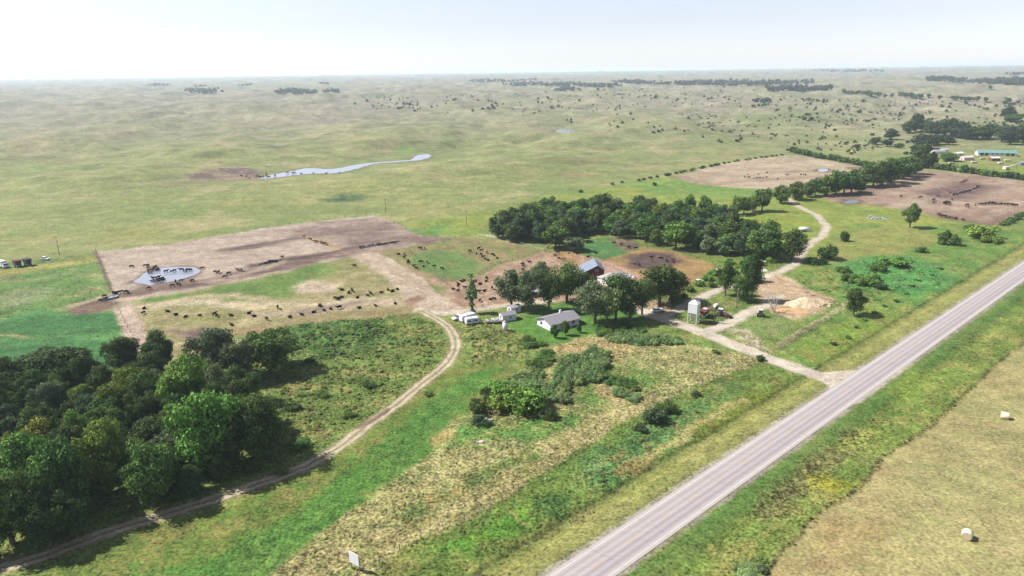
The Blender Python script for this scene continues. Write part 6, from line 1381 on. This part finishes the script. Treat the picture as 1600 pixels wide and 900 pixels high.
# ================================================================== CATTLE
def skin_body(verts, edges, radii, name, mat):
    me = bpy.data.meshes.new('tmp'); me.from_pydata([Vector(v) for v in verts], edges, []); o = bpy.data.objects.new('tmp', me); COL.objects.link(o)
    sk = o.modifiers.new('s', 'SKIN'); sb = o.modifiers.new('d', 'SUBSURF'); sb.levels = 1; sb.render_levels = 1
    for i, r in enumerate(radii): me.skin_vertices[0].data[i].radius = (r[0], r[1]) if isinstance(r, tuple) else (r, r)
    me.skin_vertices[0].data[0].use_root = True
    dg = bpy.context.evaluated_depsgraph_get(); dg.update(); e = o.evaluated_get(dg); nm = bpy.data.meshes.new_from_object(e); nm.name = name
    bpy.data.objects.remove(o); nm.materials.clear(); nm.materials.append(mat)
    for p_ in nm.polygons: p_.use_smooth = True
    return nm
def cow_mesh(pose, mat):
    if pose == 'lying': zb = .52
    else: zb = 1.08
    S = [(-.05, 0, zb), (-.75, 0, zb + .02), (-1.0, 0, zb + .04), (.6, 0, zb + .02), (.95, 0, zb + .14)]; Rr = [(.38, .40), (.34, .34), (.2, .2), (.33, .37), (.22, .24)]; E_ = [(0, 1), (1, 2), (0, 3), (3, 4)]
    if pose == 'grazing': hd = [(1.25, 0, zb - .25), (1.42, 0, .38), (1.5, 0, .12)]
    elif pose == 'lying': hd = [(1.22, .05, zb + .34), (1.5, .12, zb + .30), (1.72, .16, zb + .16)]
    else: hd = [(1.25, 0, zb + .30), (1.52, 0, zb + .28), (1.76, 0, zb + .12)]
    i0 = len(S); S += hd; Rr += [(.17, .18), (.13, .15), (.09, .09)]; E_ += [(4, i0), (i0, i0 + 1), (i0 + 1, i0 + 2)]
    # ears / horn stubs
    h1 = i0 + 1 if pose != 'grazing' else i0
    for s in (-1, 1): S.append((hd[h1 - i0][0] - .08, s * .24 + hd[h1 - i0][1], hd[h1 - i0][2] + .08)); Rr.append(.035); E_.append((h1, len(S) - 1))
    for root_, x in ((1, -.78), (3, .62)):
        for s in (-1, 1):
            j = len(S)
            if pose == 'lying':
                f = 1 if x > 0 else -1
                S += [(x, s * .30, .30), (x + .28, s * .42, .14), (x - .1, s * .46, .08)]; Rr += [.15, .09, .055]
            else:
                kx = x - .06 if x > 0 else x - .16
                S += [(x, s * .2, .78), (x + .04 if x > 0 else x + .06, s * .21, .5), (kx + .06, s * .21, .28), (kx + .08, s * .21, .03)]; Rr += [.15, .085, .06, .065]
            E_.append((root_, j)); E_ += [(q, q + 1) for q in range(j, len(S) - 1)]
    t = len(S); S += [(-1.18, 0, zb - .1), (-1.2, .02, zb - .62)]; Rr += [.05, .04]; E_ += [(2, t), (t, t + 1)]
    if pose == 'lying': S[t + 1] = (-1.3, .1, .1)
    return skin_body(S, E_, Rr, 'cow_' + pose, mat)
HIDEB = simple_mat('black_hide', (.010, .009, .009), .8, raw=True, var=.3, scale=1, spec=.08); HIDER = simple_mat('red_brown_hide', (.085, .035, .022), .7, raw=True, var=.3, scale=1)
COWS = {(p_, c_): cow_mesh(p_, mt) for p_ in ('standing', 'grazing', 'lying') for c_, mt in (('black', HIDEB), ('brown', HIDER))}
COWS_N = [0]
def herd(pts, where, poses=('standing',), pbrown=.0, jit=0, s=1.0, origin=None, k4=4.0):
    ox, oy = origin; px = np.array([ox + a_ / k4 for a_, b_ in pts]); py = np.array([oy + b_ / k4 + 1.2 for a_, b_ in pts]); W3 = P3(px, py)
    for p in W3:
        ps = rnd.choice(poses); cc = 'brown' if rnd.random() < pbrown else 'black'
        o = link('cow', COWS[(ps, cc)], None, Vector(p) + Vector((0, 0, -.02 if ps != 'lying' else -.05))); o.rotation_euler = (0, 0, rnd.uniform(0, 6.28)); q = s * .98 * rnd.uniform(.88, 1.08); o.scale = (q * (.70 if ps == 'lying' else .95), q, q * (1.1 if ps == 'lying' else 1))
        tagp(o, f"{'red-brown' if cc == 'brown' else 'black'} cow {ps} {where}", 'cow', 'cattle ' + where); COWS_N[0] += 1
O5, O6, O7, O8, O4, O3 = (0, 300), (400, 300), (800, 300), (1200, 300), (1200, 80), (800, 80)
herd([(137, 726), (68, 798), (213, 780), (288, 766), (361, 752), (424, 738), (466, 729), (520, 727), (646, 724), (748, 710), (869, 695), (395, 709), (407, 711), (497, 670), (517, 666), (536, 658), (581, 628), (602, 620), (537, 611), (634, 659), (699, 645), (718, 638), (783, 628), (826, 610), (852, 620), (884, 605), (617, 466)], 'in the straw-coloured paddock left of the central lane', ('lying', 'lying', 'lying', 'standing'), origin=O6, s=1.03)
herd([(901, 727), (898, 759), (1050, 746), (1101, 765), (1160, 779), (1248, 771), (1355, 775), (1342, 768), (1446, 772), (1557, 758), (1590, 776), (1450, 831)], 'in the left part of the straw-coloured paddock', ('lying', 'lying', 'lying', 'standing'), origin=O5, s=1.03)
herd([(891, 387), (927, 391), (926, 410), (950, 427), (953, 446), (987, 464), (1002, 480), (1030, 440), (1070, 442), (1047, 463), (1114, 466), (1161, 480), (1022, 352), (1035, 354), (1054, 354)], 'in the green paddock right of the central lane', ('lying', 'grazing', 'standing'), origin=O6)
herd([(1392, 356), (1409, 367), (1337, 371), (1377, 384), (1443, 379), (1475, 387), (1490, 395), (1507, 412), (1408, 394), (1420, 408), (1432, 416), (1449, 424)], 'bunched at the top of the green paddock', ('lying', 'standing'), origin=O6)
herd([(1342, 526), (1303, 551), (1287, 558), (1266, 575), (1263, 588), (1234, 605), (1263, 613), (1308, 601), (1312, 664), (1440, 534), (1438, 556), (1401, 574), (1391, 627), (1428, 617), (1477, 604), (1399, 681), (1466, 671), (1491, 665)], 'on the reddish dirt around the slim poplar', ('lying', 'lying', 'standing'), origin=O6, s=1.0)
herd([(67, 454), (69, 465), (71, 484), (109, 441), (204, 443), (126, 503), (-8, 496)], 'on the pinkish dirt behind the leftmost farmyard trees', ('lying', 'standing'), origin=O7)
herd([(284, 380), (352, 380), (407, 384), (270, 401), (293, 412), (318, 424), (474, 403)], 'on the orange soil left of the emerald pen', ('standing', 'lying'), .2, origin=O7)
herd([(518, 372), (525, 380)], 'in the emerald pen below the long grove', ('lying',), origin=O7)
herd([(637, 320), (681, 330), (728, 348), (773, 355), (871, 412), (932, 419), (763, 446), (795, 463), (967, 427), (1010, 435), (1000, 420)], 'in the dark muddy pen below the long grove', ('standing', 'lying'), .2, origin=O7)
herd([(925, 478), (942, 480), (958, 475), (975, 472), (990, 478), (935, 492), (952, 490), (968, 488), (930, 505), (945, 503), (978, 488), (910, 463), (926, 465), (988, 490)], 'crowded at the left shore of the pond', ('standing',), .35, origin=O5)
herd([(955, 542), (972, 540), (990, 538), (962, 553), (980, 552), (998, 548), (1016, 544), (958, 564), (975, 566), (992, 562), (1010, 558), (1024, 552)], 'in the bunch near the pond front', ('standing',), .3, origin=O5)
herd([(1039, 500), (1075, 500), (1093, 494), (1135, 490), (1150, 496), (1165, 493), (1180, 492), (1192, 490)], 'wading in the right half of the pond', ('standing',), .1, origin=O5)
herd([(823, 470), (1268, 477), (1098, 561), (1134, 557), (1190, 557), (1204, 556), (1080, 588), (1117, 583), (929, 605)], 'on the trampled shore around the pond', ('standing', 'grazing'), .5, origin=O5)
herd([(1345, 503), (1364, 506), (1370, 500), (1431, 511), (1408, 535), (1488, 490), (1500, 492), (1512, 490)], 'on bare ground right of the pond', ('standing', 'grazing'), .3, origin=O5)
herd([(800, 630), (788, 630), (745, 632), (728, 642), (715, 634), (655, 655), (662, 672), (630, 682)], 'around the blue-grey stock tank', ('standing',), .1, origin=O5)
herd([(370, 311), (385, 315), (408, 318), (420, 322), (432, 322), (440, 330), (300, 280), (330, 292), (345, 298)], 'at the strip of hay in the bare lot', ('standing', 'grazing'), .5, origin=O6)
herd([(650, 348), (668, 344), (706, 336), (730, 332), (765, 330), (790, 328), (810, 325), (850, 320), (870, 318)], 'at the long feed bunk of the bare lot', ('standing',), .2, origin=O6)
herd([(80, 440), (98, 436), (115, 433), (130, 432), (165, 408), (60, 443)], 'at the dark mud strip of the bare lot', ('standing', 'lying'), .1, origin=O6)
herd([(829, 28), (953, 35), (1063, 28), (1034, 50), (1034, 66), (1149, 47), (1245, 82), (1245, 96), (1296, 82), (1325, 79)], 'scattered over the brown upper right lot', ('standing', 'grazing'), .4, origin=O8, s=1.1)
herd([(1100, 70), (1112, 66), (1125, 64), (1135, 70), (1120, 76), (1108, 74), (1130, 78)], 'in the tight bunch in the brown upper right lot', ('standing',), .1, origin=O8, s=1.15)
herd([(1350, 80), (1370, 76), (1385, 70), (1400, 72), (1415, 74), (1430, 76), (1450, 78), (1470, 80), (1490, 80), (1510, 82), (1530, 82), (1550, 84)], 'in the long brown lot row', ('standing',), .1, origin=O8, s=1.15)
herd([(1067, 145), (1080, 150), (1095, 153), (1110, 157), (1130, 160), (1145, 162), (1160, 165), (1175, 168), (1218, 177)], 'at the near edge of the brown lot', ('standing',), .4, origin=O8, s=1.15)
herd([(1140, 890), (1160, 894), (1180, 894), (1200, 890), (1220, 886), (1240, 880), (1260, 874), (1285, 862), (1300, 852), (1310, 846), (1210, 820), (1225, 814), (1238, 808)], 'along the slanting feed bunk of the brown lot', ('standing',), .1, origin=O4, s=1.15)
herd([(118, 775), (205, 768), (220, 770), (235, 772), (60, 797), (-60, 768), (-7, 757), (-127, 768), (-145, 785), (-120, 788), (-90, 792), (-70, 794), (-50, 793), (-30, 790), (-10, 789), (365, 778), (390, 775)], 'in the pale upper right lot', ('standing', 'lying'), .3, origin=O4, s=1.15)
herd([(10, 785), (30, 788), (48, 784), (66, 778), (80, 788), (120, 778), (65, 765), (195, 760), (230, 762), (245, 758), (283, 767), (360, 763), (440, 765), (522, 763), (-40, 790), (-60, 784), (-90, 780)], 'along the creek pond in the far pasture', ('standing', 'grazing'), .3, origin=(400, 80), s=1.2)
print('COWS', COWS_N)
HZ0 = float(Z.min()) - 1.5
zt_ = max((max((o.matrix_basis @ Vector(c_))[2] for c_ in o.bound_box) for o in bpy.data.objects if o.type == 'MESH' and o.parent is None), default=0)
HZ1 = max(CAM_H, float(Z.max()) + 22, zt_) + 3.0; HAZE_D = 9e-5

# ------------------------------------------------------------------ labels of look-alikes: counted from the left where few enough
ORD = 'leftmost,second,third,fourth,fifth,sixth,seventh,eighth,ninth,tenth,eleventh,twelfth,thirteenth,fourteenth,fifteenth,sixteenth,seventeenth,eighteenth'.split(',')
bpy.context.view_layer.update(); byl = {}
for o in bpy.data.objects:
    if o.parent is None and 'label' in o and 'kind' not in o: byl.setdefault(o['label'], []).append(o)
for l_, os_ in byl.items():
    if 1 < len(os_) <= 18:
        os_.sort(key=lambda o: to_px(o.location)[0])
        for k, o in enumerate(os_):
            nl = l_ + (', leftmost' if k == 0 else ', rightmost' if k == len(os_) - 1 else f', {ORD[k]} from left')
            o['label'] = nl
        if 'group' not in os_[0]:
            for o in os_: o['group'] = l_
LONG = []
for o in bpy.data.objects:
    if o.parent is None and 'label' in o and not 4 <= len(o['label'].replace('-', ' ').split()) <= 16: LONG.append(o['label'])

# ------------------------------------------------------------------ the air
hb = MB(); hb.box((0, 0, (HZ0 + HZ1) / 2), (34000, 34000, HZ1 - HZ0))
m = bpy.data.materials.new('air'); m.use_nodes = True; m.node_tree.nodes.clear()
pv = m.node_tree.nodes.new('ShaderNodeVolumePrincipled'); pv.inputs['Color'].default_value = (.72, .86, 1.0, 1)
pv.inputs['Density'].default_value = HAZE_D; pv.inputs['Anisotropy'].default_value = 0.2
o_ = m.node_tree.nodes.new('ShaderNodeOutputMaterial'); m.node_tree.links.new(pv.outputs[0], o_.inputs['Volume'])
hz = hb.build('haze', m); hz['kind'] = 'stuff'
